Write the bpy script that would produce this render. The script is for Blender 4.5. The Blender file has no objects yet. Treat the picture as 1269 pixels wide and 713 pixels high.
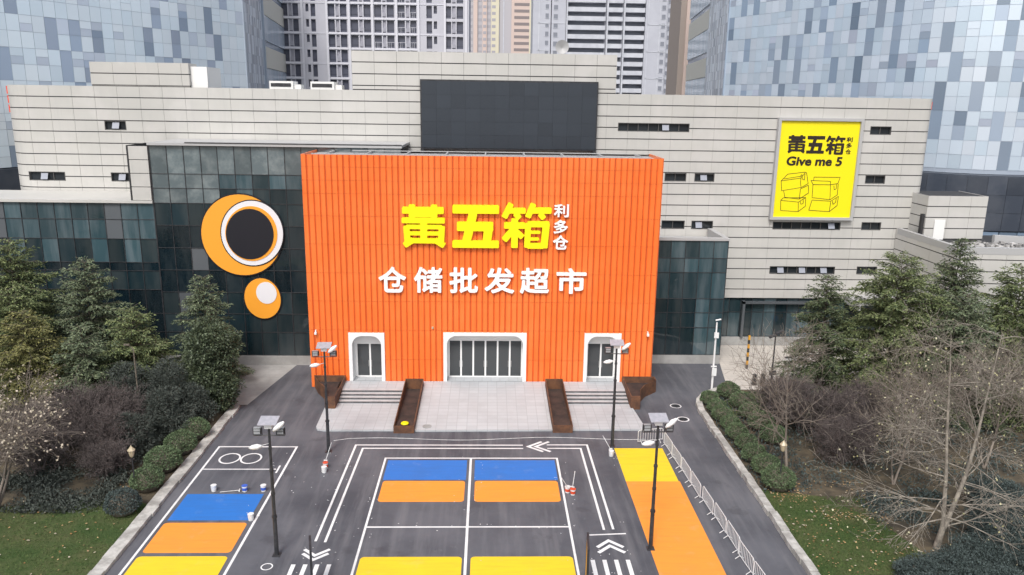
import bpy, math, random
import numpy as np
from mathutils import Vector, Matrix

# ------------------------------------------------------------------ camera, sky, sun, exposure
scene = bpy.context.scene
COL = scene.collection
R_ = math.radians

def unit(v):
    v = np.array(v, float)
    return v / np.linalg.norm(v)

cam_data = bpy.data.cameras.new('camera')
cam = bpy.data.objects.new('camera', cam_data)
COL.objects.link(cam)
FPX = 959.0
cam_data.sensor_width = 36.0
cam_data.lens = FPX / 1269.0 * 36.0
cam_data.clip_start = 0.5
cam_data.clip_end = 5000
_fwd = unit([607 - 634.5, -(124 - 356.5), -FPX])          # the yard's long axis in camera axes
_up = -unit([575 - 634.5, -(4328 - 356.5), -FPX])
_up = unit(_up - _fwd * np.dot(_up, _fwd))
_rt = np.cross(_fwd, _up)
cam.matrix_world = Matrix((list(_rt) + [0], list(_fwd) + [0], list(_up) + [25.0], [0, 0, 0, 1]))
scene.camera = cam

SUN_EL, SUN_AZ = R_(52), R_(196)     # azimuth clockwise from +Y: behind the camera, to its left
world = bpy.data.worlds.new('World')
scene.world = world
world.use_nodes = True
wn = world.node_tree
bgn = wn.nodes['Background']
sky = wn.nodes.new('ShaderNodeTexSky')
sky.sky_type = 'NISHITA'
sky.sun_disc = False
sky.sun_elevation = SUN_EL
sky.sun_rotation = SUN_AZ
sky.air_density = 1.0
sky.dust_density = 4.0
sky.ozone_density = 1.0
hsv = wn.nodes.new('ShaderNodeHueSaturation')
hsv.inputs['Saturation'].default_value = 0.52
wn.links.new(sky.outputs[0], hsv.inputs['Color'])
wn.links.new(hsv.outputs[0], bgn.inputs[0])
bgn.inputs[1].default_value = 0.142

sun_d = bpy.data.lights.new('sun', 'SUN')
sun_d.energy = 1.45
sun_d.angle = R_(15)
sun_d.color = (1.0, 0.975, 0.94)
sun = bpy.data.objects.new('sun', sun_d)
COL.objects.link(sun)
_sd = Vector((math.sin(SUN_AZ) * math.cos(SUN_EL), math.cos(SUN_AZ) * math.cos(SUN_EL), math.sin(SUN_EL)))
sun.rotation_euler = (-_sd).to_track_quat('-Z', 'Y').to_euler()

scene.view_settings.view_transform = 'Standard'
scene.view_settings.look = 'None'
scene.view_settings.gamma = 1.0
scene.view_settings.exposure = 0.42
scene.view_settings.use_curve_mapping = False
scene.render.engine = 'CYCLES'
scene.cycles.use_denoising = True
scene.cycles.max_bounces = 6
scene.cycles.diffuse_bounces = 3
scene.cycles.glossy_bounces = 3
scene.cycles.transparent_max_bounces = 6

rnd = random.Random(7)
nrg = np.random.default_rng(11)

# ------------------------------------------------------------------ materials
def mat(name, col, rough=0.7, metal=0.0, col2=None, scale=1.0, detail=4.0, bump=0.0, bscale=None, island=0.0,
        island_col=None, coat=0.0, spec=0.5, emit=0.0, lo=0.4, hi=0.62, stretch=None, ior=None):
    m = bpy.data.materials.new(name)
    m.use_nodes = True
    nt = m.node_tree
    b = nt.nodes['Principled BSDF']
    b.inputs['Roughness'].default_value = rough
    b.inputs['Metallic'].default_value = metal
    b.inputs['Coat Weight'].default_value = coat
    b.inputs['Specular IOR Level'].default_value = spec
    b.inputs['Base Color'].default_value = (*col, 1)
    if ior: b.inputs['IOR'].default_value = ior
    out = None
    tc = nt.nodes.new('ShaderNodeTexCoord')
    vec = tc.outputs['Object']
    if stretch:
        mp = nt.nodes.new('ShaderNodeMapping')
        mp.inputs['Scale'].default_value = stretch
        nt.links.new(vec, mp.inputs[0]); vec = mp.outputs[0]
    if col2 is not None:
        nz = nt.nodes.new('ShaderNodeTexNoise')
        nz.inputs['Scale'].default_value = scale
        nz.inputs['Detail'].default_value = detail
        nz.inputs['Roughness'].default_value = 0.62
        nt.links.new(vec, nz.inputs['Vector'])
        rp = nt.nodes.new('ShaderNodeMapRange')
        rp.inputs['From Min'].default_value = lo
        rp.inputs['From Max'].default_value = hi
        nt.links.new(nz.outputs['Fac'], rp.inputs['Value'])
        mx = nt.nodes.new('ShaderNodeMix'); mx.data_type = 'RGBA'
        mx.inputs['A'].default_value = (*col, 1); mx.inputs['B'].default_value = (*col2, 1)
        nt.links.new(rp.outputs[0], mx.inputs['Factor'])
        out = mx.outputs['Result']
    if island or island_col is not None:
        ge = nt.nodes.new('ShaderNodeNewGeometry')
        if island_col is not None:
            mx2 = nt.nodes.new('ShaderNodeMix'); mx2.data_type = 'RGBA'
            if out is None: mx2.inputs['A'].default_value = (*col, 1)
            else: nt.links.new(out, mx2.inputs['A'])
            mx2.inputs['B'].default_value = (*island_col, 1)
            nt.links.new(ge.outputs['Random Per Island'], mx2.inputs['Factor'])
            out = mx2.outputs['Result']
        if island:
            mr = nt.nodes.new('ShaderNodeMapRange')
            mr.inputs['To Min'].default_value = 1 - island
            mr.inputs['To Max'].default_value = 1 + island
            wnz = nt.nodes.new('ShaderNodeMath'); wnz.operation = 'FRACT'
            mu = nt.nodes.new('ShaderNodeMath'); mu.operation = 'MULTIPLY'; mu.inputs[1].default_value = 37.31
            nt.links.new(ge.outputs['Random Per Island'], mu.inputs[0])
            nt.links.new(mu.outputs[0], wnz.inputs[0])
            nt.links.new(wnz.outputs[0], mr.inputs['Value'])
            hs = nt.nodes.new('ShaderNodeHueSaturation')
            if out is None: hs.inputs['Color'].default_value = (*col, 1)
            else: nt.links.new(out, hs.inputs['Color'])
            nt.links.new(mr.outputs[0], hs.inputs['Value'])
            out = hs.outputs[0]
    if out is not None:
        nt.links.new(out, b.inputs['Base Color'])
    if bump:
        nb = nt.nodes.new('ShaderNodeTexNoise')
        nb.inputs['Scale'].default_value = bscale or scale * 6
        nb.inputs['Detail'].default_value = 3
        nt.links.new(vec, nb.inputs['Vector'])
        bp = nt.nodes.new('ShaderNodeBump')
        bp.inputs['Strength'].default_value = bump
        bp.inputs['Distance'].default_value = 0.05
        nt.links.new(nb.outputs['Fac'], bp.inputs['Height'])
        nt.links.new(bp.outputs[0], b.inputs['Normal'])
    if emit:
        b.inputs['Emission Color'].default_value = (*col, 1)
        b.inputs['Emission Strength'].default_value = emit
    return m

def layered(m, base, layers, rough=0.65, bump=None):
    """base colour, then noise layers (colour, scale, stretch, from, to, amount, detail) laid over it"""
    nt = m.node_tree; b = nt.nodes['Principled BSDF']; b.inputs['Roughness'].default_value = rough
    tc = nt.nodes.new('ShaderNodeTexCoord'); c = None
    for col, scale, stretch, a, z, amt, det in layers:
        mp = nt.nodes.new('ShaderNodeMapping'); mp.inputs['Scale'].default_value = stretch
        n = nt.nodes.new('ShaderNodeTexNoise'); n.inputs['Scale'].default_value = scale; n.inputs['Detail'].default_value = det; n.inputs['Roughness'].default_value = 0.65
        nt.links.new(tc.outputs['Object'], mp.inputs[0]); nt.links.new(mp.outputs[0], n.inputs['Vector'])
        r = nt.nodes.new('ShaderNodeMapRange'); r.inputs['From Min'].default_value = a; r.inputs['From Max'].default_value = z; r.inputs['To Max'].default_value = amt
        nt.links.new(n.outputs['Fac'], r.inputs['Value'])
        x = nt.nodes.new('ShaderNodeMix'); x.data_type = 'RGBA'; nt.links.new(r.outputs[0], x.inputs['Factor'])
        if c is None: x.inputs['A'].default_value = (*base, 1)
        else: nt.links.new(c, x.inputs['A'])
        x.inputs['B'].default_value = (*col, 1); c = x.outputs['Result']
    nt.links.new(c, b.inputs['Base Color'])
    if bump:
        n = nt.nodes.new('ShaderNodeTexNoise'); n.inputs['Scale'].default_value = bump[0]; n.inputs['Detail'].default_value = 3
        nt.links.new(tc.outputs['Object'], n.inputs['Vector'])
        bp = nt.nodes.new('ShaderNodeBump'); bp.inputs['Strength'].default_value = bump[1]; bp.inputs['Distance'].default_value = 0.02
        nt.links.new(n.outputs['Fac'], bp.inputs['Height']); nt.links.new(bp.outputs[0], b.inputs['Normal'])
    return m

def new_mat(name):
    m = bpy.data.materials.new(name); m.use_nodes = True; return m

def paint_mat(name, col, worn):
    """Road paint: roller streaks, dusty scuffs and specks of bare asphalt."""
    thin = tuple(c * 0.80 + 0.012 for c in col); dusty = tuple(c * 0.62 + 0.17 for c in col)
    return layered(new_mat(name), col, [(thin, 1.2, (0.35, 3.2, 1), 0.46, 0.72, 0.75, 5), (worn, 0.5, (1, 1, 1), 0.48, 0.75, 0.6, 6),
                                        (dusty, 0.9, (1, 1, 1), 0.58, 0.80, 0.55, 8), ((0.09, 0.09, 0.1), 14, (1, 1, 1), 0.66, 0.74, 0.75, 4)], 0.62, (55, 0.25))

def paver_mat(name, c1, c2, mortar, bw, bh, ms, rough=0.75, dirt=(0.22, 0.21, 0.2)):
    m = bpy.data.materials.new(name); m.use_nodes = True
    nt = m.node_tree; b = nt.nodes['Principled BSDF']; b.inputs['Roughness'].default_value = rough
    tc = nt.nodes.new('ShaderNodeTexCoord')
    br = nt.nodes.new('ShaderNodeTexBrick')
    br.inputs['Color1'].default_value = (*c1, 1); br.inputs['Color2'].default_value = (*c2, 1)
    br.inputs['Mortar'].default_value = (*mortar, 1)
    br.inputs['Scale'].default_value = 1.0
    br.inputs['Brick Width'].default_value = bw; br.inputs['Row Height'].default_value = bh
    br.inputs['Mortar Size'].default_value = ms
    br.offset = 0.0
    nt.links.new(tc.outputs['Object'], br.inputs['Vector'])
    nz = nt.nodes.new('ShaderNodeTexNoise'); nz.inputs['Scale'].default_value = 0.35; nz.inputs['Detail'].default_value = 7
    nz.inputs['Roughness'].default_value = 0.7
    nt.links.new(tc.outputs['Object'], nz.inputs['Vector'])
    mr = nt.nodes.new('ShaderNodeMapRange'); mr.inputs['From Min'].default_value = 0.46; mr.inputs['From Max'].default_value = 0.74
    mr.inputs['To Max'].default_value = 0.6
    nt.links.new(nz.outputs['Fac'], mr.inputs['Value'])
    mx = nt.nodes.new('ShaderNodeMix'); mx.data_type = 'RGBA'
    nt.links.new(mr.outputs[0], mx.inputs['Factor']); nt.links.new(br.outputs['Color'], mx.inputs['A'])
    mx.inputs['B'].default_value = (*dirt, 1)
    nt.links.new(mx.outputs['Result'], b.inputs['Base Color'])
    return m

def asphalt_mat():
    m = bpy.data.materials.new('asphalt'); m.use_nodes = True
    nt = m.node_tree; b = nt.nodes['Principled BSDF']; b.inputs['Roughness'].default_value = 0.72
    b.inputs['Specular IOR Level'].default_value = 0.35
    tc = nt.nodes.new('ShaderNodeTexCoord')
    def noise(scale, detail, rough, stretch=None, rot=0):
        n = nt.nodes.new('ShaderNodeTexNoise'); n.inputs['Scale'].default_value = scale
        n.inputs['Detail'].default_value = detail; n.inputs['Roughness'].default_value = rough
        mp = nt.nodes.new('ShaderNodeMapping')
        if stretch: mp.inputs['Scale'].default_value = stretch
        mp.inputs['Rotation'].default_value = (0, 0, rot)
        nt.links.new(tc.outputs['Object'], mp.inputs[0]); nt.links.new(mp.outputs[0], n.inputs['Vector'])
        return n.outputs['Fac']
    def rng_(v, a, c, t0=0.0, t1=1.0):
        r = nt.nodes.new('ShaderNodeMapRange'); r.inputs['From Min'].default_value = a; r.inputs['From Max'].default_value = c
        r.inputs['To Min'].default_value = t0; r.inputs['To Max'].default_value = t1
        nt.links.new(v, r.inputs['Value']); return r.outputs[0]
    def mix(f, A, B):
        x = nt.nodes.new('ShaderNodeMix'); x.data_type = 'RGBA'
        nt.links.new(f, x.inputs['Factor'])
        for k, v in (('A', A), ('B', B)):
            if isinstance(v, tuple): x.inputs[k].default_value = (*v, 1)
            else: nt.links.new(v, x.inputs[k])
        return x.outputs['Result']
    c = mix(rng_(noise(0.16, 6, 0.6), 0.38, 0.62), (0.062, 0.066, 0.081), (0.116, 0.119, 0.137))
    c = mix(rng_(noise(0.5, 5, 0.6, (3.0, 0.25, 1), 0.12), 0.47, 0.70, 0, 0.62), c, (0.175, 0.174, 0.188))   # tyre wear
    c = mix(rng_(noise(1.3, 8, 0.72), 0.60, 0.82, 0, 0.55), c, (0.25, 0.25, 0.255))                         # dust
    c = mix(rng_(noise(60, 2, 0.5), 0.35, 0.7, 0, 0.35), c, (0.12, 0.12, 0.125))                           # chippings
    c = mix(rng_(noise(0.33, 5, 0.6, (1, 1, 1), 1.1), 0.60, 0.68, 0, 0.45), c, (0.050, 0.050, 0.058))                    # damp and oil patches
    c = mix(rng_(noise(5.0, 4, 0.6), 0.70, 0.80, 0, 0.5), c, (0.22, 0.22, 0.225))                         # scuffs
    nt.links.new(c, b.inputs['Base Color'])
    bp = nt.nodes.new('ShaderNodeBump'); bp.inputs['Strength'].default_value = 0.35; bp.inputs['Distance'].default_value = 0.02
    nt.links.new(noise(45, 3, 0.6), bp.inputs['Height']); nt.links.new(bp.outputs[0], b.inputs['Normal'])
    return m

M = {}
M['asphalt'] = asphalt_mat()
M['earth'] = mat('earth', (0.055, 0.052, 0.045), 0.9, col2=(0.10, 0.092, 0.075), scale=0.06)
M['soil'] = mat('soil', (0.05, 0.042, 0.03), 0.95, col2=(0.12, 0.095, 0.06), scale=0.7, bump=0.6, bscale=4)
M['lawn'] = mat('lawn', (0.036, 0.068, 0.014), 0.95, col2=(0.080, 0.088, 0.032), scale=0.45, detail=8, bump=0.6, bscale=14)
M['grass'] = mat('grass_blades', (0.036, 0.082, 0.014), 0.8, island_col=(0.095, 0.130, 0.036), island=0.25)
M['plaza'] = paver_mat('pale_paving', (0.56, 0.52, 0.47), (0.52, 0.48, 0.44), (0.42, 0.39, 0.36), 0.9, 0.6, 0.02, dirt=(0.40, 0.38, 0.35))
M['concrete'] = mat('concrete', (0.30, 0.30, 0.29), 0.85, col2=(0.40, 0.40, 0.39), scale=0.5, detail=7)
M['paving'] = paver_mat('granite_paving', (0.475, 0.495, 0.51), (0.435, 0.452, 0.467), (0.345, 0.358, 0.37), 0.8, 0.6, 0.02, dirt=(0.36, 0.36, 0.37))
M['step'] = mat('granite_step', (0.42, 0.42, 0.43), 0.8, col2=(0.50, 0.50, 0.50), scale=1.2, detail=7)
M['nosing_shadow'] = mat('dark_nosing_shadow_line', (0.085, 0.085, 0.09), 0.8, col2=(0.13, 0.13, 0.135), scale=3)  # dark strips paint the shadow line at each step, together with the nosing
M['kerb'] = mat('kerb_stone', (0.30, 0.29, 0.27), 0.9, col2=(0.52, 0.51, 0.48), scale=1.4, detail=8, bump=0.4, bscale=9)
M['white_paint'] = paint_mat('white_road_paint', (0.80, 0.80, 0.80), (0.45, 0.45, 0.46))
M['blue_paint'] = paint_mat('blue_road_paint', (0.022, 0.165, 0.54), (0.03, 0.14, 0.42))
M['orange_paint'] = paint_mat('orange_road_paint', (0.86, 0.30, 0.038), (0.78, 0.27, 0.05))
M['yellow_paint'] = paint_mat('yellow_road_paint', (0.84, 0.57, 0.020), (0.76, 0.50, 0.025))
M['panel'] = layered(mat('facade_panel', (0.5, 0.5, 0.48), 0.5), (0.540, 0.530, 0.500), [((0.475, 0.468, 0.442), 0.10, (1, 1, 1), 0.40, 0.62, 0.8, 4), ((0.43, 0.43, 0.415), 1.6, (1.4, 1, 0.12), 0.52, 0.80, 0.5, 6), ((0.59, 0.57, 0.55), 0.25, (1, 1, 1), 0.5, 0.7, 0.6, 3)], 0.45)
M['panel'].node_tree.nodes['Principled BSDF'].inputs['Specular IOR Level'].default_value = 0.4
M['white_panel'] = mat('white_panel', (0.82, 0.82, 0.80), 0.5)
M['win_frame'] = mat('window_frame', (0.10, 0.098, 0.095), 0.5)
M['sash'] = mat('open_sash_glass', (0.30, 0.32, 0.37), 0.15)
M['seam'] = mat('panel_seam', (0.34, 0.34, 0.33), 0.7)
M['joint'] = mat('dark_joint', (0.032, 0.032, 0.034), 0.8)
M['frame_grey'] = mat('grey_frame', (0.42, 0.42, 0.42), 0.5)
M['dark_metal'] = mat('dark_metal', (0.035, 0.037, 0.042), 0.45, metal=0.3, col2=(0.06, 0.06, 0.065), scale=3)
M['glass_dark'] = mat('dark_window_glass', (0.025, 0.03, 0.035), 0.08, island=0.35, spec=0.6)
M['curtain'] = mat('curtain_wall_glass', (0.010, 0.024, 0.031), 0.03, island=0.22, spec=0.5, ior=1.65,
                   col2=(0.034, 0.046, 0.050), scale=0.35, detail=6, stretch=(1.8, 1, 0.3), bump=0.02, bscale=0.5)
M['curtain_dim'] = mat('curtain_wall_glass_dim', (0.006, 0.014, 0.020), 0.03, island=0.22, spec=0.5, ior=1.6, col2=(0.022, 0.031, 0.036), scale=0.4, stretch=(1.8, 1, .5), bump=0.02, bscale=0.5)
M['curtain_teal'] = mat('curtain_wall_glass_teal', (0.032, 0.062, 0.074), 0.03, island=0.5, spec=0.5, ior=1.8, col2=(0.075, 0.105, 0.118), scale=0.5, stretch=(2.2, 1, .3), bump=0.02, bscale=0.5)
M['curtain_light'] = mat('blind_behind_glass', (0.10, 0.11, 0.12), 0.08, island=0.15, spec=0.5)
M['curtain_painted_sky'] = mat('upper_glass_painted_reflection', (0.10, 0.13, 0.14), 0.03, island=0.22, spec=0.5, ior=2.2, col2=(0.20, 0.235, 0.24),
                       scale=0.8, detail=8, lo=0.42, hi=0.7, bump=0.05, bscale=0.9)  # pale base and noise paint sky and building reflections into the colour
M['screen'] = mat('led_screen', (0.030, 0.038, 0.050), 0.4, island=0.10)
M['orange'] = layered(mat('orange_cladding', (0.84, 0.16, 0.03), 0.3), (0.86, 0.172, 0.030), [((0.90, 0.222, 0.054), 0.12, (1, 1, 1.0), 0.42, 0.66, 0.9, 4), ((0.74, 0.125, 0.022), 1.3, (3.0, 1, 0.10), 0.50, 0.78, 0.65, 6), ((0.86, 0.24, 0.085), 0.5, (1.8, 1, 0.35), 0.58, 0.80, 0.55, 7)], 0.34, (1.2, 0.12))
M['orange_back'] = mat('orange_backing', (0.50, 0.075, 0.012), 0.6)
M['white'] = mat('white_finish', (0.80, 0.80, 0.79), 0.45)
M['white_dirty'] = mat('white_worn', (0.72, 0.72, 0.71), 0.55, col2=(0.5, 0.5, 0.5), scale=2.5, detail=6)
M['letter_yellow'] = mat('yellow_lettering', (0.93, 0.80, 0.002), 0.4)
M['letter_white'] = mat('white_lettering', (0.86, 0.86, 0.86), 0.4)
M['letter_black'] = mat('black_lettering', (0.02, 0.012, 0.008), 0.5)
M['bill_yellow'] = mat('yellow_board', (0.90, 0.76, 0.004), 0.45)
M['decal_orange'] = mat('decal_orange', (0.86, 0.36, 0.030), 0.5)
M['decal_white'] = mat('decal_white', (0.74, 0.75, 0.78), 0.5)
M['decal_black'] = mat('decal_black', (0.012, 0.012, 0.018), 0.4)
M['corten'] = mat('weathered_steel', (0.085, 0.040, 0.024), 0.75, col2=(0.17, 0.075, 0.035), scale=1.3, detail=8, bump=0.15)
M['planter_soil'] = mat('planter_lining', (0.030, 0.022, 0.020), 0.85, col2=(0.065, 0.042, 0.034), scale=0.8)
M['glass_door'] = mat('door_glass', (0.05, 0.055, 0.058), 0.07, spec=0.55, island=0.25)
M['lamp_white'] = mat('lamp_housing', (0.78, 0.78, 0.78), 0.4)
M['solar'] = mat('solar_panel', (0.34, 0.34, 0.37), 0.3, col2=(0.42, 0.40, 0.44), scale=5)
M['lamp_glass'] = mat('lamp_glass', (0.30, 0.31, 0.32), 0.2)
M['lantern'] = mat('lantern_glass', (0.44, 0.37, 0.25), 0.35)
M['bucket_white'] = mat('bucket_plastic', (0.72, 0.72, 0.72), 0.4)
M['bucket_blue'] = mat('bucket_blue_label', (0.05, 0.12, 0.5), 0.5)
M['bucket_red'] = mat('bucket_red', (0.65, 0.08, 0.03), 0.5)
M['tan'] = mat('tan_board', (0.40, 0.32, 0.20), 0.6, col2=(0.32, 0.25, 0.15), scale=2)
M['steel_white'] = mat('galvanised_white', (0.66, 0.66, 0.66), 0.45)
M['pale_sign'] = mat('hazard_yellow', (0.72, 0.36, 0.03), 0.5)
M['blue_sign'] = mat('blue_sign', (0.03, 0.20, 0.75), 0.4)
M['red_sign'] = mat('red_edge', (0.75, 0.08, 0.04), 0.5)
M['tl_pale'] = mat('left_tower_glass', (0.78, 0.89, 0.97), 0.16, metal=0.25, island=0.06, island_col=(0.86, 0.93, 0.98), spec=0.6, bump=0.02, bscale=0.3)
M['tl_dark'] = mat('left_tower_dark_glass', (0.33, 0.41, 0.52), 0.12, metal=0.2, island=0.22, island_col=(0.43, 0.49, 0.60), spec=0.6)
M['tl_mid'] = mat('left_tower_mid_glass', (0.58, 0.66, 0.76), 0.16, metal=0.2, island=0.12, island_col=(0.66, 0.72, 0.82), spec=0.6)
# towers
M['tw_pale'] = mat('tower_pale_glass', (0.55, 0.66, 0.765), 0.16, metal=0.25, island=0.08, island_col=(0.66, 0.73, 0.82), spec=0.6, bump=0.02, bscale=0.3)
M['tw_mid'] = mat('tower_mid_glass', (0.36, 0.43, 0.52), 0.18, island=0.18, island_col=(0.42, 0.46, 0.56), spec=0.5)
M['tw_dark'] = mat('tower_dark_glass', (0.23, 0.305, 0.405), 0.10, metal=0.15, island=0.28, island_col=(0.36, 0.43, 0.53), spec=0.7)
M['tw_line'] = mat('tower_joint', (0.33, 0.38, 0.45), 0.5)
M['tw_stripe'] = mat('tower_striped_glass', (0.33, 0.38, 0.45), 0.25, island=0.35, island_col=(0.55, 0.60, 0.66))
M['tw_beige'] = mat('tower_beige', (0.60, 0.59, 0.53), 0.7)
M['podium'] = mat('tower_podium', (0.045, 0.055, 0.075), 0.3, col2=(0.07, 0.08, 0.10), scale=0.3, island=0.2)
M['podium_glass'] = mat('podium_glass', (0.16, 0.22, 0.30), 0.12, island=0.4, spec=0.6)
M['apt_wall'] = mat('apartment_wall', (0.56, 0.56, 0.61), 0.8, col2=(0.51, 0.51, 0.56), scale=0.2)  # apartment tones kept light and bluish in the colour, standing in for haze
M['apt_light'] = mat('apartment_light_wall', (0.68, 0.68, 0.73), 0.8)
M['apt_glass'] = mat('apartment_glass', (0.085, 0.09, 0.12), 0.2, island=0.35, spec=0.4)
M['apt_niche'] = mat('apartment_niche', (0.36, 0.36, 0.41), 0.8)
M['apt2_wall'] = mat('far_apartment_wall', (0.50, 0.515, 0.57), 0.85, col2=(0.46, 0.475, 0.53), scale=0.15)
M['apt2_light'] = mat('far_apartment_band', (0.58, 0.60, 0.65), 0.85, col2=(0.50, 0.52, 0.57), scale=0.3)
M['apt2_dark'] = mat('far_apartment_dark', (0.22, 0.235, 0.275), 0.7)  # dark tone for windows and the gaps above balcony parapets
M['apt3_pink'] = mat('pink_strip', (0.62, 0.50, 0.45), 0.85)
M['apt3_cream'] = mat('cream_strip', (0.66, 0.62, 0.48), 0.85)
M['apt3_grey'] = mat('grey_strip', (0.46, 0.45, 0.48), 0.85)
M['apt3_dark'] = mat('dim_far_glass', (0.33, 0.32, 0.35), 0.6, island=0.3)
M['apt3_band'] = mat('balcony_band_brown', (0.24, 0.21, 0.21), 0.8)  # dark brown bands across the peach balcony strip
M['brown'] = mat('brown_pier', (0.33, 0.28, 0.25), 0.8)
# plants
M['bark'] = mat('bark', (0.10, 0.085, 0.065), 0.95, col2=(0.19, 0.165, 0.13), scale=4)
M['pale_bark'] = mat('plane_tree_bark', (0.17, 0.15, 0.125), 0.9, col2=(0.33, 0.295, 0.245), scale=2.6, detail=6)
M['twig_purple'] = mat('purple_twig', (0.105, 0.086, 0.084), 0.95, island=0.3, island_col=(0.15, 0.125, 0.115))
M['twig_brown'] = mat('brown_twig', (0.15, 0.125, 0.105), 0.95, island=0.3, island_col=(0.27, 0.23, 0.19))
M['cedar'] = mat('cedar_needles', (0.050, 0.078, 0.032), 0.75, island=0.35, island_col=(0.205, 0.238, 0.096))
M['cedar_grey'] = mat('blue_cedar_needles', (0.054, 0.080, 0.048), 0.75, island=0.35, island_col=(0.185, 0.220, 0.120))
M['cedar_yellow'] = mat('yellow_cedar_needles', (0.075, 0.085, 0.026), 0.75, island=0.35, island_col=(0.23, 0.215, 0.075))
M['cedar_dark'] = mat('dark_cedar_needles', (0.036, 0.056, 0.030), 0.75, island=0.35, island_col=(0.125, 0.155, 0.068))
M['broadleaf'] = mat('broadleaf', (0.036, 0.054, 0.030), 0.55, island=0.4, island_col=(0.105, 0.130, 0.070))
M['shrub_grey'] = mat('grey_shrub_leaf', (0.036, 0.046, 0.038), 0.8, island=0.35, island_col=(0.085, 0.098, 0.083))
M['box_leaf'] = mat('box_leaf', (0.052, 0.086, 0.040), 0.7, island=0.35, island_col=(0.140, 0.195, 0.095))
M['blue_shrub'] = mat('blue_shrub_leaf', (0.030, 0.046, 0.040), 0.8, island=0.4, island_col=(0.082, 0.108, 0.105))
M['pale_leaf'] = mat('pale_leaf', (0.36, 0.32, 0.22), 0.8, island=0.25, island_col=(0.54, 0.47, 0.38))
M['green_leaf'] = mat('yellow_green_leaf', (0.30, 0.29, 0.13), 0.8, island=0.25, island_col=(0.50, 0.47, 0.33))
M['dry_leaf'] = mat('dry_leaf', (0.26, 0.13, 0.045), 0.9, island=0.35, island_col=(0.46, 0.34, 0.18))
M['gravel'] = mat('roof_rubble', (0.30, 0.29, 0.28), 0.9, island=0.45, island_col=(0.45, 0.44, 0.43))

# ------------------------------------------------------------------ helpers
class MB:
    """Collects faces, then links them as ONE mesh object."""
    def __init__(s): s.v, s.f, s.m = [], [], []
    def face(s, pts, mi=0):
        n = len(s.v); s.v += [tuple(p) for p in pts]; s.f.append(tuple(range(n, n + len(pts)))); s.m.append(mi)
    def box(s, x0, y0, z0, x1, y1, z1, mi=0):
        n = len(s.v)
        s.v += [(x0, y0, z0), (x1, y0, z0), (x1, y1, z0), (x0, y1, z0), (x0, y0, z1), (x1, y0, z1), (x1, y1, z1), (x0, y1, z1)]
        for q in ((0, 3, 2, 1), (4, 5, 6, 7), (0, 1, 5, 4), (1, 2, 6, 5), (2, 3, 7, 6), (3, 0, 4, 7)):
            s.f.append(tuple(n + k for k in q)); s.m.append(mi)
        return s
    def hexa(s, p, mi=0):
        n = len(s.v); s.v += [tuple(q) for q in p]
        for q in ((0, 3, 2, 1), (4, 5, 6, 7), (0, 1, 5, 4), (1, 2, 6, 5), (2, 3, 7, 6), (3, 0, 4, 7)):
            s.f.append(tuple(n + k for k in q)); s.m.append(mi)
        return s
    def prism(s, poly, z0, z1, mi=0):
        """poly counter-clockwise seen from above; z1 may be a list (one per corner)"""
        k = len(poly); n = len(s.v)
        zt = z1 if isinstance(z1, (list, tuple)) else [z1] * k
        s.v += [(x, y, z0) for x, y in poly] + [(x, y, z) for (x, y), z in zip(poly, zt)]
        s.f.append(tuple(range(n + k - 1, n - 1, -1))); s.m.append(mi)
        s.f.append(tuple(range(n + k, n + 2 * k))); s.m.append(mi)
        for i in range(k):
            j = (i + 1) % k
            s.f.append((n + i, n + j, n + k + j, n + k + i)); s.m.append(mi)
        return s
    def tube(s, pts, radii, k=8, mi=0, caps=True):
        pts = [Vector(p) for p in pts]
        if not isinstance(radii, (list, tuple)): radii = [radii] * len(pts)
        n = len(s.v); d = (pts[-1] - pts[0]).normalized()
        a = Vector((1, 0, 0)) if abs(d.x) < 0.9 else Vector((0, 1, 0))
        for i, (p, r) in enumerate(zip(pts, radii)):
            t = (pts[min(i + 1, len(pts) - 1)] - pts[max(i - 1, 0)]).normalized()
            u = (a - t * a.dot(t)).normalized(); w = t.cross(u)
            s.v += [tuple(p + (u * math.cos(2 * math.pi * j / k) + w * math.sin(2 * math.pi * j / k)) * r) for j in range(k)]
        for i in range(len(pts) - 1):
            for j in range(k):
                j2 = (j + 1) % k
                s.f.append((n + i * k + j, n + i * k + j2, n + (i + 1) * k + j2, n + (i + 1) * k + j)); s.m.append(mi)
        if caps:
            s.f.append(tuple(n + j for j in range(k - 1, -1, -1))); s.m.append(mi)
            e = n + (len(pts) - 1) * k
            s.f.append(tuple(e + j for j in range(k))); s.m.append(mi)
        return s
    def build(s, name, mats, parent=None, smooth=False):
        if not isinstance(mats, (list, tuple)): mats = [mats]
        me = bpy.data.meshes.new(name)
        off = Vector(parent_loc(parent))
        me.from_pydata([(x - off.x, y - off.y, z - off.z) for x, y, z in s.v], [], s.f)
        for m in mats: me.materials.append(m)
        me.polygons.foreach_set('material_index', s.m)
        if smooth: me.polygons.foreach_set('use_smooth', [True] * len(s.f))
        me.update()
        o = bpy.data.objects.new(name, me); COL.objects.link(o)
        if parent is not None: o.parent = parent
        return o

def parent_loc(p):
    v = Vector((0, 0, 0))
    while p is not None:
        v = v + p.location; p = p.parent
    return v

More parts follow.
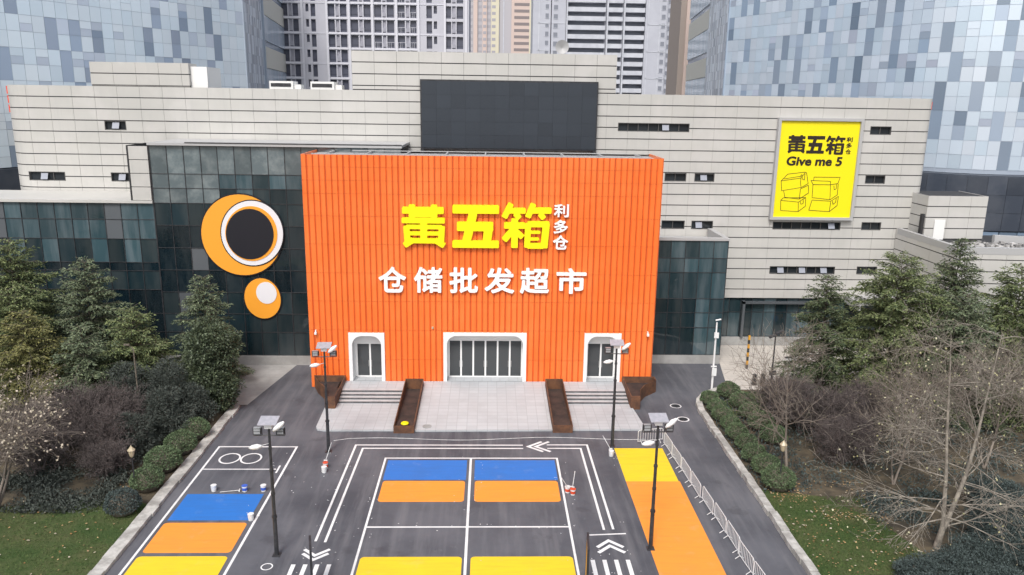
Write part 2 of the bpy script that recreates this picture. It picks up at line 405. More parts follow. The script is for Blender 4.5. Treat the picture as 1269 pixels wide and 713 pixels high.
def np_mesh(name, V, F, mats, parent=None, smooth=False, midx=None):
    """V (n,3), F (m,k) arrays, in world coordinates"""
    me = bpy.data.meshes.new(name)
    off = np.array(parent_loc(parent))
    V = np.asarray(V, np.float32) - off.astype(np.float32)
    F = np.asarray(F, np.int32); k = F.shape[1]
    me.vertices.add(len(V)); me.vertices.foreach_set('co', V.ravel())
    me.loops.add(F.size); me.loops.foreach_set('vertex_index', F.ravel())
    me.polygons.add(len(F)); me.polygons.foreach_set('loop_start', np.arange(0, F.size, k, dtype=np.int32))
    me.polygons.foreach_set('loop_total', np.full(len(F), k, np.int32))
    if not isinstance(mats, (list, tuple)): mats = [mats]
    for m in mats: me.materials.append(m)
    if midx is not None: me.polygons.foreach_set('material_index', np.asarray(midx, np.int32))
    if smooth: me.polygons.foreach_set('use_smooth', np.ones(len(F), bool))
    me.update(calc_edges=True)
    o = bpy.data.objects.new(name, me); COL.objects.link(o)
    if parent is not None: o.parent = parent
    return o

def tag(o, label, cat, group=None):
    o['label'] = label; o['category'] = cat
    if group: o['group'] = group
    return o

def thing(name, label, cat, loc=(0, 0, 0), rz=0.0, group=None):
    o = bpy.data.objects.new(name, None); COL.objects.link(o)
    o.empty_display_size = 0.3
    o.location = loc; o.rotation_euler = (0, 0, rz)
    return tag(o, label, cat, group)

def struct(o, kind='structure'):
    o['kind'] = kind; return o

def dup(root, loc, rz=0.0, label=None, scale=None):
    r = root.copy(); COL.objects.link(r); r.location = loc; r.rotation_euler = (0, 0, rz)
    if scale is not None: r.scale = (scale, scale, scale) if not isinstance(scale, tuple) else scale
    if label: r['label'] = label
    for ch in list(root.children):
        c = ch.copy(); COL.objects.link(c); c.parent = r
        for g in list(ch.children):
            d = g.copy(); COL.objects.link(d); d.parent = c
    return r

def subtract(rect, holes):
    rs = [rect]
    for h in holes:
        out = []
        for (a, b, c, d) in rs:          # u0,u1,z0,z1
            if h[1] <= a or h[0] >= b or h[3] <= c or h[2] >= d: out.append((a, b, c, d)); continue
            if h[2] > c: out.append((a, b, c, h[2]))
            if h[3] < d: out.append((a, b, h[3], d))
            z0, z1 = max(c, h[2]), min(d, h[3])
            if h[0] > a: out.append((a, h[0], z0, z1))
            if h[1] < b: out.append((h[1], b, z0, z1))
        rs = [r for r in out if r[1] - r[0] > 0.03 and r[3] - r[2] > 0.03]
    return rs

class Path:
    """A wall's footprint: u along it, outward normal to its right-hand side (towards the viewer when it runs to +x)."""
    def __init__(s, pts):
        s.p = [Vector((x, y, 0)) for x, y in pts]; s.l = [0.0]
        for a, b in zip(s.p, s.p[1:]): s.l.append(s.l[-1] + (b - a).length)
        s.L = s.l[-1]
    def at(s, u, z, d=0.0):
        i = 0
        while i < len(s.p) - 2 and u > s.l[i + 1]: i += 1
        a, b = s.p[i], s.p[i + 1]; t = (b - a).normalized(); q = a + t * (u - s.l[i])
        n = Vector((t.y, -t.x, 0))
        return (q.x + n.x * d, q.y + n.y * d, z)

def slab(mb, path, u0, u1, z0, z1, dback, dfront, mi=0):
    A = path.at
    mb.hexa([A(u0, z0, dfront), A(u1, z0, dfront), A(u1, z0, dback), A(u0, z0, dback),
             A(u0, z1, dfront), A(u1, z1, dfront), A(u1, z1, dback), A(u0, z1, dback)], mi)

def field_mesh(name, xs, ys, D, src, rect, Y, depth, m, parent):
    """Solid lettering from a signed distance field on a grid (y up): the part below zero, extruded towards -Y, fitted to rect."""
    sx = (rect[1] - rect[0]) / (src[1] - src[0]); sz = (rect[3] - rect[2]) / (src[3] - src[2])
    V, F, idx = [], [], {}
    def vert(key, x, y, front):
        k = (key, front)
        if k not in idx:
            idx[k] = len(V); V.append((rect[0] + (x - src[0]) * sx, Y - (depth if front else 0), rect[2] + (y - src[2]) * sz))
        return idx[k]
    ny, nx = D.shape
    ins = D < 0
    code = ins[:-1, :-1] * 1 + ins[:-1, 1:] * 2 + ins[1:, 1:] * 4 + ins[1:, :-1] * 8
    for i, j in zip(*np.nonzero(code)):
        cs = ((i, j), (i, j + 1), (i + 1, j + 1), (i + 1, j)); poly = []
        for q in range(4):
            a, b = cs[q], cs[(q + 1) % 4]; da, db = D[a], D[b]
            if da < 0: poly.append((('p',) + a, xs[a[1]], ys[a[0]], False))
            if (da < 0) != (db < 0):
                t = da / (da - db); e = ('e',) + min(a, b) + max(a, b)
                poly.append((e, xs[a[1]] + (xs[b[1]] - xs[a[1]]) * t, ys[a[0]] + (ys[b[0]] - ys[a[0]]) * t, True))
        if len(poly) < 3: continue
        F.append(tuple(vert(k, x, y, True) for k, x, y, e in poly))
        for q in range(len(poly)):
            A_, B_ = poly[q], poly[(q + 1) % len(poly)]
            if A_[3] and B_[3]:
                F.append((vert(*A_[:3], True), vert(*A_[:3], False), vert(*B_[:3], False), vert(*B_[:3], True)))
    off = parent_loc(parent)
    me = bpy.data.meshes.new(name); me.from_pydata([(x - off.x, y - off.y, z - off.z) for x, y, z in V], [], F)
    me.materials.append(m); me.update()
    o = bpy.data.objects.new(name, me); COL.objects.link(o); o.parent = parent
    return o

def text_field(s, bold=0.0, res=0.016):
    """Distance field of the built-in face's outline, grown by bold (em units)."""
    cu = bpy.data.curves.new('tmp', 'FONT'); cu.body = s; cu.size = 1; cu.resolution_u = 5
    ob = bpy.data.objects.new('tmp', cu); COL.objects.link(ob)
    bpy.context.view_layer.update()
    me = bpy.data.meshes.new_from_object(ob.evaluated_get(bpy.context.evaluated_depsgraph_get()))
    bpy.data.objects.remove(ob)
    v = np.array([w.co[:2] for w in me.vertices])
    tris = []
    for pl in me.polygons:
        w = list(pl.vertices)
        for q in range(1, len(w) - 1): tris.append((w[0], w[q], w[q + 1]))
    cnt = {}
    for t in tris:
        for q in range(3):
            e = tuple(sorted((t[q], t[(q + 1) % 3]))); cnt[e] = cnt.get(e, 0) + 1
    seg = np.array([(v[a], v[b]) for (a, b), n in cnt.items() if n == 1])
    lo, hi = v.min(0) - bold, v.max(0) + bold
    xs = np.arange(lo[0] - 3 * res, hi[0] + 3 * res, res); ys = np.arange(lo[1] - 3 * res, hi[1] + 3 * res, res)
    X, Yg = np.meshgrid(xs, ys); P = np.stack([X.ravel(), Yg.ravel()], 1)
    d = np.full(len(P), 1e9)
    for a, b in seg:
        ab = b - a; t = np.clip(((P - a) @ ab) / (ab @ ab + 1e-12), 0, 1); d = np.minimum(d, ((P - a - t[:, None] * ab) ** 2).sum(1))
    d = np.sqrt(d); inn = np.zeros(len(P), bool)
    for t in tris:
        a, b, c = v[list(t)]
        c1 = (b[0] - a[0]) * (P[:, 1] - a[1]) - (b[1] - a[1]) * (P[:, 0] - a[0]); c2 = (c[0] - b[0]) * (P[:, 1] - b[1]) - (c[1] - b[1]) * (P[:, 0] - b[0])
        c3 = (a[0] - c[0]) * (P[:, 1] - c[1]) - (a[1] - c[1]) * (P[:, 0] - c[0])
        inn |= ((c1 >= 0) & (c2 >= 0) & (c3 >= 0)) | ((c1 <= 0) & (c2 <= 0) & (c3 <= 0))
    D = np.where(inn, -d, d).reshape(X.shape) - bold
    return xs, ys, D, (lo[0], hi[0], lo[1], hi[1])

def text_mesh(name, s, rect, Y, depth, m, parent, bold=0.0, shear=0.0, res=0.016):
    xs, ys, D, src = text_field(s, bold, res)
    o = field_mesh(name, xs, ys, D, src, rect, Y, depth, m, parent)
    if shear:
        z0 = rect[2] - parent_loc(parent).z
        for w in o.data.vertices: w.co.x += (w.co.z - z0) * shear
    return o

def stroke_field(strokes, res=2.5, rnd_=7.0):
    """A heavy rounded character as the union of its strokes (x0,y0,x1,y1,thickness), y down."""
    S = np.array(strokes, float)
    x0 = min(S[:, 0].min(), S[:, 2].min()) - 40; x1 = max(S[:, 0].max(), S[:, 2].max()) + 40
    y0 = min(S[:, 1].min(), S[:, 3].min()) - 40; y1 = max(S[:, 1].max(), S[:, 3].max()) + 40
    xs = np.arange(x0, x1, res); ys = -np.arange(y0, y1, res)
    ys = ys[::-1]; X, Yg = np.meshgrid(xs, -ys); D = np.full(X.shape, 1e9)
    for ax, ay, bx, by, th in strokes:
        cx, cy = (ax + bx) / 2, (ay + by) / 2; L = math.hypot(bx - ax, by - ay); ux, uy = (bx - ax) / L, (by - ay) / L
        px = (X - cx) * ux + (Yg - cy) * uy; py = -(X - cx) * uy + (Yg - cy) * ux
        qx = np.abs(px) - max(L / 2 - rnd_, 0.1); qy = np.abs(py) - max(th / 2 - rnd_, 0.1)
        D = np.minimum(D, np.hypot(np.maximum(qx, 0), np.maximum(qy, 0)) + np.minimum(np.maximum(qx, qy), 0) - rnd_)
    return xs, ys, D
def stroke_mesh(name, fld, src, rect, Y, depth, m, parent):
    return field_mesh(name, *fld, (src[0], src[1], -src[3], -src[2]), rect, Y, depth, m, parent)

# ------------------------------------------------------------------ ground, roads, pavements
def sheet(name, poly, z, m):
    mb = MB(); mb.face([(x, y, z) for x, y in poly]); return struct(mb.build(name, m))

sheet('ground', [(-1500, -1500), (1500, -1500), (1500, 2500), (-1500, 2500)], -0.02, M['earth'])
sheet('asphalt_yard', [(-20.6, -20), (17.9, -20), (17.9, 61.0), (19.4, 63.4), (21.6, 65.0), (22.9, 71.95), (-18.3, 71.1), (-20.0, 61.0), (-20.6, 60.5)], 0.0, M['asphalt'])
sheet('concrete_pavement', [(-24.0, 60.6), (-20.0, 61.0), (-18.3, 71.1), (-24.5, 71.1)], 0.004, M['concrete'])
sheet('pale_plaza', [(21.6, 64.9), (60, 64.9), (60, 77.9), (22.95, 77.9), (22.9, 71.9)], 0.004, M['plaza'])
sheet('planting_bed', [(-60, -20), (-20.9, -20), (-20.9, 60.6), (-24.2, 61.0), (-24.5, 71.1), (-60, 71.1)], 0.01, M['soil'])
sheet('planting_bed', [(18.0, -20), (75, -20), (75, 64.8), (21.6, 64.8), (19.6, 63.3), (18.0, 61.0)], 0.01, M['soil'])
sheet('lawn', [(-40, 20), (-21.0, 20), (-21.0, 44.5), (-23.0, 45.5), (-27, 45.0), (-31, 44), (-40, 42)], 0.03, M['lawn'])
sheet('lawn', [(18.1, 20), (24.5, 20), (25.5, 38), (24.2, 42.5), (21.8, 45.6), (18.1, 46.5)], 0.03, M['lawn'])
sheet('lawn', [(19.2, 58.5), (27.5, 58.5), (29, 64.4), (22, 64.4), (20.3, 62.5)], 0.03, M['lawn'])

# kerbs: rough stone edging, block by block
def kerb(name, pts, w, h, step=1.1):
    p = Path(pts); mb = MB(); u = 0.0
    while u < p.L - 0.05:
        u1 = min(u + step * rnd.uniform(0.85, 1.15), p.L)
        hh = h * rnd.uniform(0.88, 1.12); dw = rnd.uniform(-0.05, 0.05)
        slab(mb, p, u + 0.012, u1 - 0.012, -0.01, hh, -w / 2 + dw, w / 2 + dw * 0.4)
        u = u1
    return struct(mb.build(name, M['kerb']))
kerb('kerb_stones', [(-20.75, 20), (-20.75, 60.3), (-21.2, 60.9), (-23.5, 61.2)][::-1], 0.75, 0.22)
kerb('kerb_wall', [(17.85, 20), (17.75, 59.6), (18.05, 61.6), (19.0, 63.2), (20.8, 64.6)], 0.5, 0.34, 1.0)

# ------------------------------------------------------------------ painted markings
Z1, Z2 = 0.004, 0.008
def round_rect(x0, y0, x1, y1, r):
    if r < 0.02: return [(x0, y0), (x1, y0), (x1, y1), (x0, y1)]
    pts = []
    for cx, cy, a0 in ((x1 - r, y0 + r, -90), (x1 - r, y1 - r, 0), (x0 + r, y1 - r, 90), (x0 + r, y0 + r, 180)):
        for k in range(6): a = R_(a0 + 18 * k); pts.append((cx + r * math.cos(a), cy + r * math.sin(a)))
    return pts
def block(x0, y0, x1, y1, m, r=0.25): return sheet('painted_block', round_rect(x0, y0, x1, y1, r), Z1, M[m])
# left lane: blue, orange, yellow blocks
block(-19.30, 42.72, -14.42, 45.95, 'blue_paint', 0.0)
block(-19.35, 39.25, -14.40, 42.45, 'orange_paint')
block(-19.40, 33.5, -14.40, 38.92, 'yellow_paint')
# centre court
for xa, xb in ((-7.02, -1.42), (-0.86, 4.82)):
    block(xa, 47.86, xb, 50.80, 'blue_paint', 0.0)
    block(xa + 0.05, 44.92, xb - 0.05, 47.72, 'orange_paint')
    block(xa - 0.02, 34.0, xb + 0.05, 38.80, 'yellow_paint')
# right lane
block(9.42, 47.66, 13.02, 52.78, 'yellow_paint', 0.0)
block(9.42, 30.0, 13.10, 47.66, 'orange_paint', 0.0)

def lines(name, segs, w=0.14, z=Z2):
    """white lines, each a list of points; corners are mitred by butting"""
    for pts in segs:
        mb = MB()
        P = [Vector((x, y, 0)) for x, y in pts]
        L, Rr = [], []
        for i, p in enumerate(P):
            d0 = (P[i] - P[i - 1]).normalized() if i > 0 else None
            d1 = (P[i + 1] - P[i]).normalized() if i < len(P) - 1 else None
            if d0 is None: d0 = d1
            if d1 is None: d1 = d0
            n0 = Vector((-d0.y, d0.x, 0)); n1 = Vector((-d1.y, d1.x, 0)); nn = (n0 + n1).normalized()
            k = (w / 2) / max(nn.dot(n0), 0.3)
            L.append(p + nn * k); Rr.append(p - nn * k)
        for i in range(len(P) - 1):
            a, b, c, d = Rr[i], Rr[i + 1], L[i + 1], L[i]
            mb.face([(a.x, a.y, z), (b.x, b.y, z), (c.x, c.y, z), (d.x, d.y, z)])
        struct(mb.build(name, M['white_paint']))
# court outline with centre and service lines
lines('court_line', [[(-7.25, 30), (-7.25, 51.12), (5.02, 51.12), (5.02, 30)]])
lines('court_line', [[(-1.16, 30), (-1.16, 51.05)]], 0.16, Z2 + 0.002)
lines('court_line', [[(-7.19, 41.92), (-1.23, 41.92)], [(-1.09, 41.92), (4.96, 41.92)]])
# left lane
lines('lane_line', [[(-19.62, 30), (-19.62, 52.95), (-13.98, 52.95), (-14.10, 30)]], 0.15)
lines('lane_line', [[(-19.56, 49.4), (-14.55, 49.4)], [(-14.42, 48.85), (-14.42, 49.95)]], 0.12)
# running lane: two parallel lines round the court, broken at the arrow
lines('lane_line', [[(-9.90, 40.4), (-9.72, 53.28), (2.66, 53.28)], [(-9.33, 40.3), (-9.12, 52.72), (2.66, 52.72)]], 0.15)
lines('lane_line', [[(4.45, 53.34), (7.46, 53.34), (7.62, 41.62)], [(4.45, 52.74), (6.92, 52.74), (7.05, 41.56)]], 0.15)
def chevron(name, tip, dirv, size, half, w, gaps):
    for g in gaps:
        t = Vector((tip[0], tip[1], 0)) - Vector((dirv[0], dirv[1], 0)) * g
        n = Vector((-dirv[1], dirv[0], 0)); b = Vector((dirv[0], dirv[1], 0))
        lines(name, [[tuple((t - b * size + n * half)[:2]), tuple(t[:2]), tuple((t - b * size - n * half)[:2])]], w, Z2 + 0.002)
chevron('painted_arrow', (3.05, 53.04), (-1, 0), 1.05, 0.85, 0.22, (0.0, 0.55))
chevron('painted_arrow', (-9.62, 38.95), (0, -1), 0.62, 0.72, 0.20, (0.0, -0.42))
chevron('painted_arrow', (7.15, 40.4), (0, 1), 0.7, 0.76, 0.22, (0.0, 0.55))
lines('lane_line', [[(6.1, 41.0), (8.3, 41.15)]], 0.12)
for x in (5.96, 6.62, 7.28, 7.94): lines('crossing_stripe', [[(x, 34.5), (x, 38.45)]], 0.24)
for x in (-10.6, -9.95, -9.3, -8.65): lines('crossing_stripe', [[(x, 34.5), (x, 38.1)]], 0.24)
def ring(x, y, r, w, flat=1.0):
    mb = MB(); n = 40
    for k in range(n):
        a, b = 2 * math.pi * k / n, 2 * math.pi * (k + 1) / n
        mb.face([(x + r * math.cos(a), y + r * flat * math.sin(a), Z2), (x + (r + w) * math.cos(a), y + (r * flat + w) * math.sin(a), Z2),
                 (x + (r + w) * math.cos(b), y + (r * flat + w) * math.sin(b), Z2), (x + r * math.cos(b), y + r * flat * math.sin(b), Z2)])
    return struct(mb.build('painted_ring', M['white_paint']))
ring(-18.25, 51.05, 0.62, 0.13, 1.15); ring(-16.75, 51.05, 0.62, 0.13, 1.15)
ring(15.9, 58.2, 0.40, 0.11); ring(15.95, 61.0, 0.40, 0.08); ring(14.2, 68.2, 0.45, 0.07)
ring(-12.0, 37.9, 0.26, 0.07)

def manhole(x, y, z, label, m='dark_metal'):
    mb = MB(); n = 20
    mb.prism([(x + 0.36 * math.cos(2 * math.pi * k / n), y + 0.36 * math.sin(2 * math.pi * k / n)) for k in range(n)], z - 0.02, z + 0.012)
    for k in range(-2, 3): mb.box(x - 0.26, y + k * 0.1 - 0.015, z + 0.0122, x + 0.26, y + k * 0.1 + 0.015, z + 0.02)
    return tag(mb.build('manhole_cover', M[m]), label, 'manhole cover')
manhole(15.9, 58.2, 0.0, 'round iron manhole cover in the nearer wide white painted ring, right of the entrance apron')
manhole(15.95, 61.0, 0.0, 'round iron manhole cover in the white ring nearest the orange hall corner')

# ------------------------------------------------------------------ entrance apron, ramp and steps
mb = MB()
ap = [(-12.6, 55.68)] + [(12.45, 55.95), (12.1, 61.1), (-13.45, 61.1)] + [(-13.3, 56.3), (-13.1, 55.85)]
mb.prism([p for p in ap], -0.01, 0.13)
struct(mb.build('entrance_apron', M['paving']))
mb = MB()
mb.box(-13.0, 64.42, 0.0, 12.2, 65.13, 0.60)
for xa, xb in ((-13.0, -7.22), (-5.60, 5.06), (6.64, 12.2)): mb.box(xa, 63.3, 0.0, xb, 64.418, 0.60)
struct(mb.build('entrance_landing', M['paving']))
for xa, xb in ((-12.5, -7.25), (6.65, 11.95)):
    mb = MB()
    for k in range(4):
        zt = 0.13 + 0.1175 * (k + 1) - 0.002
        mb.box(xa, 61.1 + 0.55 * k, 0.0, xb, 61.1 + 0.55 * (k + 1) if k < 3 else 63.29, zt, 0)
        mb.box(xa, 61.085 + 0.55 * k, zt - .11, xb, 61.098 + 0.55 * k, zt + .004, 1)
        mb.box(xa, 61.099 + 0.55 * k, zt + .001, xb, 61.19 + 0.55 * k, zt + .006, 1)
    struct(mb.build('entrance_steps', [M['step'], M['nosing_shadow']]))
mb = MB()
mb.hexa([(-5.6, 55.66, 0.0), (5.05, 55.8, 0.0), (5.05, 63.3, 0.0), (-5.6, 63.3, 0.0),
         (-5.6, 55.66, 0.136), (5.05, 55.8, 0.136), (5.05, 63.3, 0.598), (-5.6, 63.3, 0.598)])
struct(mb.build('entrance_ramp', M['paving']))
manhole(-4.7, 56.3, 0.182, 'round grey manhole cover on the pale ramp beside the left long planter', 'concrete')

# ------------------------------------------------------------------ the grey mall building
mall = thing('mall_building', 'long grey panel-clad mall building with rounded end and dark glass wings', 'building', (0, 78, 0))
YF = 78.0
def arc(cx, cy, r, a0, a1, n): return [(cx + r * math.cos(R_(a0 + (a1 - a0) * k / n)), cy + r * math.sin(R_(a0 + (a1 - a0) * k / n))) for k in range(n + 1)]
fp = [(-47.6, 100)] + arc(-44.6, 81.0, 3.0, 180, 270, 10) + arc(43.6, 78.7, 0.7, -90, 0, 4) + [(44.3, 100)]
FP = Path(fp)
US = FP.l[11] + 44.6                      # u of x = 0 on the straight front
TOP = 25.75; PW, PH = 2.16, 1.092
W = []                                    # windows: x0,x1,z0,z1, sashes (relative positions of open white sashes)
W += [(-37.46, -35.39, 21.62, 22.5, [0.35]), (-45.4, -41.8, 16.62, 17.5, [0.34]), (-37.36, -35.5, 16.62, 17.5, [0.4]),
      (12.72, 19.86, 22.17, 23.0, [0.62]), (17.68, 19.87, 17.28, 18.1, []), (20.71, 22.74, 17.28, 18.1, [0.3]),
      (17.64, 20.03, 12.43, 13.3, []), (20.72, 22.95, 12.43, 13.3, [0.2]), (38.1, 40.25, 22.17, 23.0, []),
      (38.2, 40.25, 17.28, 18.12, []), (29.15, 36.2, 12.48, 13.28, [0.82]), (38.38, 40.43, 12.5, 13.33, []),
      (29.25, 36.15, 7.8, 8.62, [0.12, 0.45, 0.78]), (38.44, 40.6, 7.82, 8.66, [])]
holes = [(US + w[0], US + w[1], w[2], w[3]) for w in W]
big = [(US - 30.6, US + 16.3, -1, 19.9), (-1, US - 30.6, -1, 15.0), (US + 16.3, US + 70, -1, 5.2), (US - 6.6, US + 10.4, 20.3, 25.0)]
mb = MB(); seam = MB()
k0 = math.ceil((0 - (US - 44.6)) / PW) - 1
u = US - 44.6 + k0 * PW
cols = []
while u < FP.L:
    cols.append((max(u, 0), min(u + PW, FP.L))); u += PW
# finer columns on the rounded corner so that panels follow it
for (a, b) in cols:
    cuts = [a] + [l for l in FP.l if a + .01 < l < b - .01] + [b]
    parts_ = list(zip(cuts, cuts[1:]))
    for (pa, pb) in parts_:
        ga = 0.014 if abs(pa - a) < 1e-6 else 0.0
        gb = 0.014 if abs(pb - b) < 1e-6 else 0.0
        z = TOP; first = True
        while z > 4:
            zz = z - PH
            for r in subtract((pa + ga, pb - gb, zz + 0.095, z - 0.0), holes + big):
                slab(mb, FP, r[0], r[1], r[2], r[3], -0.05, 0.0, 0)
            z = zz
wall = mb.build('cladding_wall', M['panel'], mall)
mb = MB()        # pale vertical seams between panels
for (a, b) in cols[1:]:
    mb = MB(); rs = subtract((a - .03, a + .03, 4.0, TOP - .01), holes + big)
    for r in rs: slab(mb, FP, r[0], r[1], r[2], r[3], -0.06, -0.035)
    if rs: mb.build('panel_seam', M['seam'], mall)
mb = MB()        # solid core behind the panels
for i in range(len(FP.p) - 1):
    ua, ub = FP.l[i], FP.l[i + 1]
    if ub < US - 30.6 + 0.1: rngs = [(ua, ub, 15.0, TOP - 0.02)]
    elif ua >= US - 44.7 and ub <= US + 43.7: rngs = [(ua, US - 30.6, 15.0, TOP - 0.02), (US - 30.6, US + 16.3, 0, TOP - 0.02), (US + 16.3, ub, 5.2, TOP - 0.02)]
    else: rngs = [(ua, ub, 5.2, TOP - 0.02)]
    for a, b, z0, z1 in rngs: slab(mb, FP, a, b, z0, z1, -0.75, -0.40)
mb.build('backing_wall', M['joint'], mall)
mb = MB()        # horizontal dark recess rails between the courses
z = TOP - PH
while z > 5:
    for r in subtract((0.0, FP.L, z + 0.002, z + 0.093), holes + big):
        n = max(1, int((r[1] - r[0]) / 0.8)) if r[0] < FP.l[12] and r[0] < US - 40 else 1
        cuts = [r[0]] + [l for l in FP.l if r[0] < l < r[1]] + [r[1]]
        for a, b in zip(cuts, cuts[1:]): slab(mb, FP, a, b, r[2], r[3], -0.06, -0.012)
    z -= PH
mb.build('joint_rail', M['joint'], mall)
mb = MB()
mb.prism([(-44.4, 78.45), (43.6, 78.3), (44.0, 79), (44.0, 100), (-47.2, 100), (-47.2, 82), (-46.2, 79.6)], 5.3, TOP - 0.1)
mb.build('roof', M['concrete'], mall)
# windows
for (x0, x1, z0, z1, sash) in W:
    f = MB(); t = 0.06
    a, b = US + x0, US + x1
    slab(f, FP, a, b, z0, z0 + t, -0.32, 0.012); slab(f, FP, a, b, z1 - t, z1, -0.32, 0.012)
    slab(f, FP, a, a + t, z0 + t, z1 - t, -0.32, 0.012); slab(f, FP, b - t, b, z0 + t, z1 - t, -0.32, 0.012)
    n = max(1, round((x1 - x0) / 1.05))
    for k in range(1, n): slab(f, FP, a + (b - a) * k / n - 0.03, a + (b - a) * k / n + 0.03, z0 + t, z1 - t, -0.3, -0.12)
    fo = f.build('window', M['win_frame'], mall)
    p = MB()
    for k in range(n): slab(p, FP, a + (b - a) * k / n + 0.04, a + (b - a) * (k + 1) / n - 0.04, z0 + t, z1 - t, -0.27, -0.24)
    p.build('pane', M['glass_dark'], fo)
    for s_ in sash:
        q = MB(); c = a + (b - a) * s_; A = FP.at
        q.hexa([A(c, z0 + .14, 0.12), A(c + .66, z0 + .14, 0.12), A(c + .66, z0 + .14, 0.09), A(c, z0 + .14, 0.09),
                A(c, z1 - .14, -0.12), A(c + .66, z1 - .14, -0.12), A(c + .66, z1 - .14, -0.15), A(c, z1 - .14, -0.15)])
        q.build('open_sash', M['sash'], fo)

def clad_block(x0, x1, y0, y1, z0, z1, name, side_m=None, off=0.0):
    """a box clad in the same panels (front and both sides), part of the mall"""
    mb = MB(); p = Path([(x0, y1), (x0, y0), (x1, y0), (x1, y1)])
    marks = [0.0, p.l[1], p.l[2], p.L]
    for a, b in zip(marks, marks[1:]):
        u = a
        while u < b - 0.02:
            u1 = min(u + PW, b); z = z1
            while z > z0 + 0.03:
                zz = max(z - PH, z0)
                slab(mb, p, u + 0.012, u1 - 0.012, zz + 0.095, z, -0.05, 0.0)
                z = zz
            u = u1
    o = mb.build(name, M['panel'], mall)
    c = MB(); c.box(x0 + 0.04, y0 + 0.04, z0, x1 - 0.04, y1, z1 - 0.03); c.build('block_core', M['joint'], o)
    return o
clad_block(-13.35, 12.35, YF, 84, TOP + 0.002, 29.42, 'raised_parapet')
clad_block(-38.3, -28.95, YF, 80.2, TOP + 0.002, 28.0, 'rooftop_block')
mb = MB(); mb.box(-28.93, 78.4, TOP, -27.35, 82.3, 27.7); mb.build('white_roof_side', M['white_panel'], mall)
mb = MB()     # low white units on the roof edge
for x in (-21.6, -17.6):
    mb.box(x, 79.0, TOP, x + 2.3, 81, TOP + 0.75)
    mb.box(x + 2.31, 79.3, TOP, x + 3.0, 80.6, TOP + 0.45)
o = mb.build('roof_unit', M['white_panel'], mall)
mb = MB()
for x in (-21.6, -17.6): mb.box(x + .15, 78.96, TOP + .22, x + 2.1, 78.995, TOP + .55)
mb.build('vent_grille', M['dark_metal'], o)
# satellite dish behind the raised parapet
dish = thing('satellite_dish', 'round white satellite dish on the parapet above the dark screen', 'satellite dish', (7.2, 81, 29.4))
mb = MB(); n = 20
for k in range(n):
    a, b = 2 * math.pi * k / n, 2 * math.pi * (k + 1) / n
    mb.face([(7.2, 81.0, 30.15), (7.2 + .68 * math.cos(a), 80.75, 30.25 + .68 * math.sin(a)), (7.2 + .68 * math.cos(b), 80.75, 30.25 + .68 * math.sin(b))])
    mb.face([(7.2, 81.1, 30.15), (7.2 + .68 * math.cos(b), 80.78, 30.25 + .68 * math.sin(b)), (7.2 + .68 * math.cos(a), 80.78, 30.25 + .68 * math.sin(a))])
mb.build('reflector', M['frame_grey'], dish, True)
mb = MB(); mb.tube([(7.2, 81.2, 29.4), (7.2, 81.2, 30.1)], 0.06); mb.build('mast', M['dark_metal'], dish)

# glass wings ------------------------------------------------------
def curtain(x0, x1, y, z0, z1, zs, pw, name, mats, chooser, mull=0.05, tilt=0.006, parent=mall):
    """a glazed wall: panes a hair out of true, so that each mirrors a little differently, and a grid of mullions"""
    mb = MB(); n = max(1, round((x1 - x0) / pw)); w = (x1 - x0) / n
    for k in range(n):
        for za, zb in zip(zs, zs[1:]):
            a, b = x0 + k * w + 0.02, x0 + (k + 1) * w - 0.02
            t1, t2 = rnd.gauss(0, tilt), rnd.gauss(0, tilt)
            mb.face([(a, y - t1 * w / 2 - t2 * (zb - za) / 2, za), (b, y + t1 * w / 2 - t2 * (zb - za) / 2, za),
                     (b, y + t1 * w / 2 + t2 * (zb - za) / 2, zb), (a, y - t1 * w / 2 + t2 * (zb - za) / 2, zb)], chooser(k, za))
    o = mb.build(name, mats, parent)
    g = MB()
    for k in range(n + 1): g.box(x0 + k * w - mull / 2, y - 0.06, z0, x0 + k * w + mull / 2, y + 0.02, z1)
    for z in zs: g.box(x0, y - 0.045, z - mull / 2, x1, y + 0.022, z + mull / 2)
    g.build('mullion', M['dark_metal'], o)
    return o
CM = [M['curtain'], M['curtain_light'], M['curtain_painted_sky'], M['curtain_dim'], M['curtain_teal']]
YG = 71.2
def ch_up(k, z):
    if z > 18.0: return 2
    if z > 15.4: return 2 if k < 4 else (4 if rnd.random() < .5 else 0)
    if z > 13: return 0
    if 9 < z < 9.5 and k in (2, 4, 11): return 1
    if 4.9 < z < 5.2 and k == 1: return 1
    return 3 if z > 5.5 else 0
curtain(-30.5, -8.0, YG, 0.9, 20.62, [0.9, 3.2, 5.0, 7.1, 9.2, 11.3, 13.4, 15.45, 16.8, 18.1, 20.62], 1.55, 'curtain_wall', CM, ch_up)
def ch_low(k, z):
    if z > 12: return 1 if (k * 5) % 7 == 3 else 4
    if z > 9.85: return 4 if (k * 7) % 5 < 2 else 0
    if z > 9: return 3
    return 3 if z < 7 else 0
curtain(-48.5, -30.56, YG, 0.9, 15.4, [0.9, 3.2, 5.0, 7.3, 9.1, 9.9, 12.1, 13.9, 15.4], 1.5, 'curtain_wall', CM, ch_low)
mb = MB()
mb.box(-48.5, 70.95, 15.42, -30.55, 77.95, 15.66); mb.build('eave_slab', M['panel'], mall)
mb = MB(); mb.box(-30.55, 70.9, 20.64, -7.9, 77.9, 20.86); mb.build('ledge', M['frame_grey'], mall)
mb = MB(); mb.box(-27.2, 70.86, 20.862, -7.9, 71.1, 20.94); mb.build('ledge_rail', M['dark_metal'], mall)
mb = MB(); mb.box(-48.5, 70.95, 0.0, -15.7, 71.3, 0.88); mb.build('plinth', M['concrete'], mall)
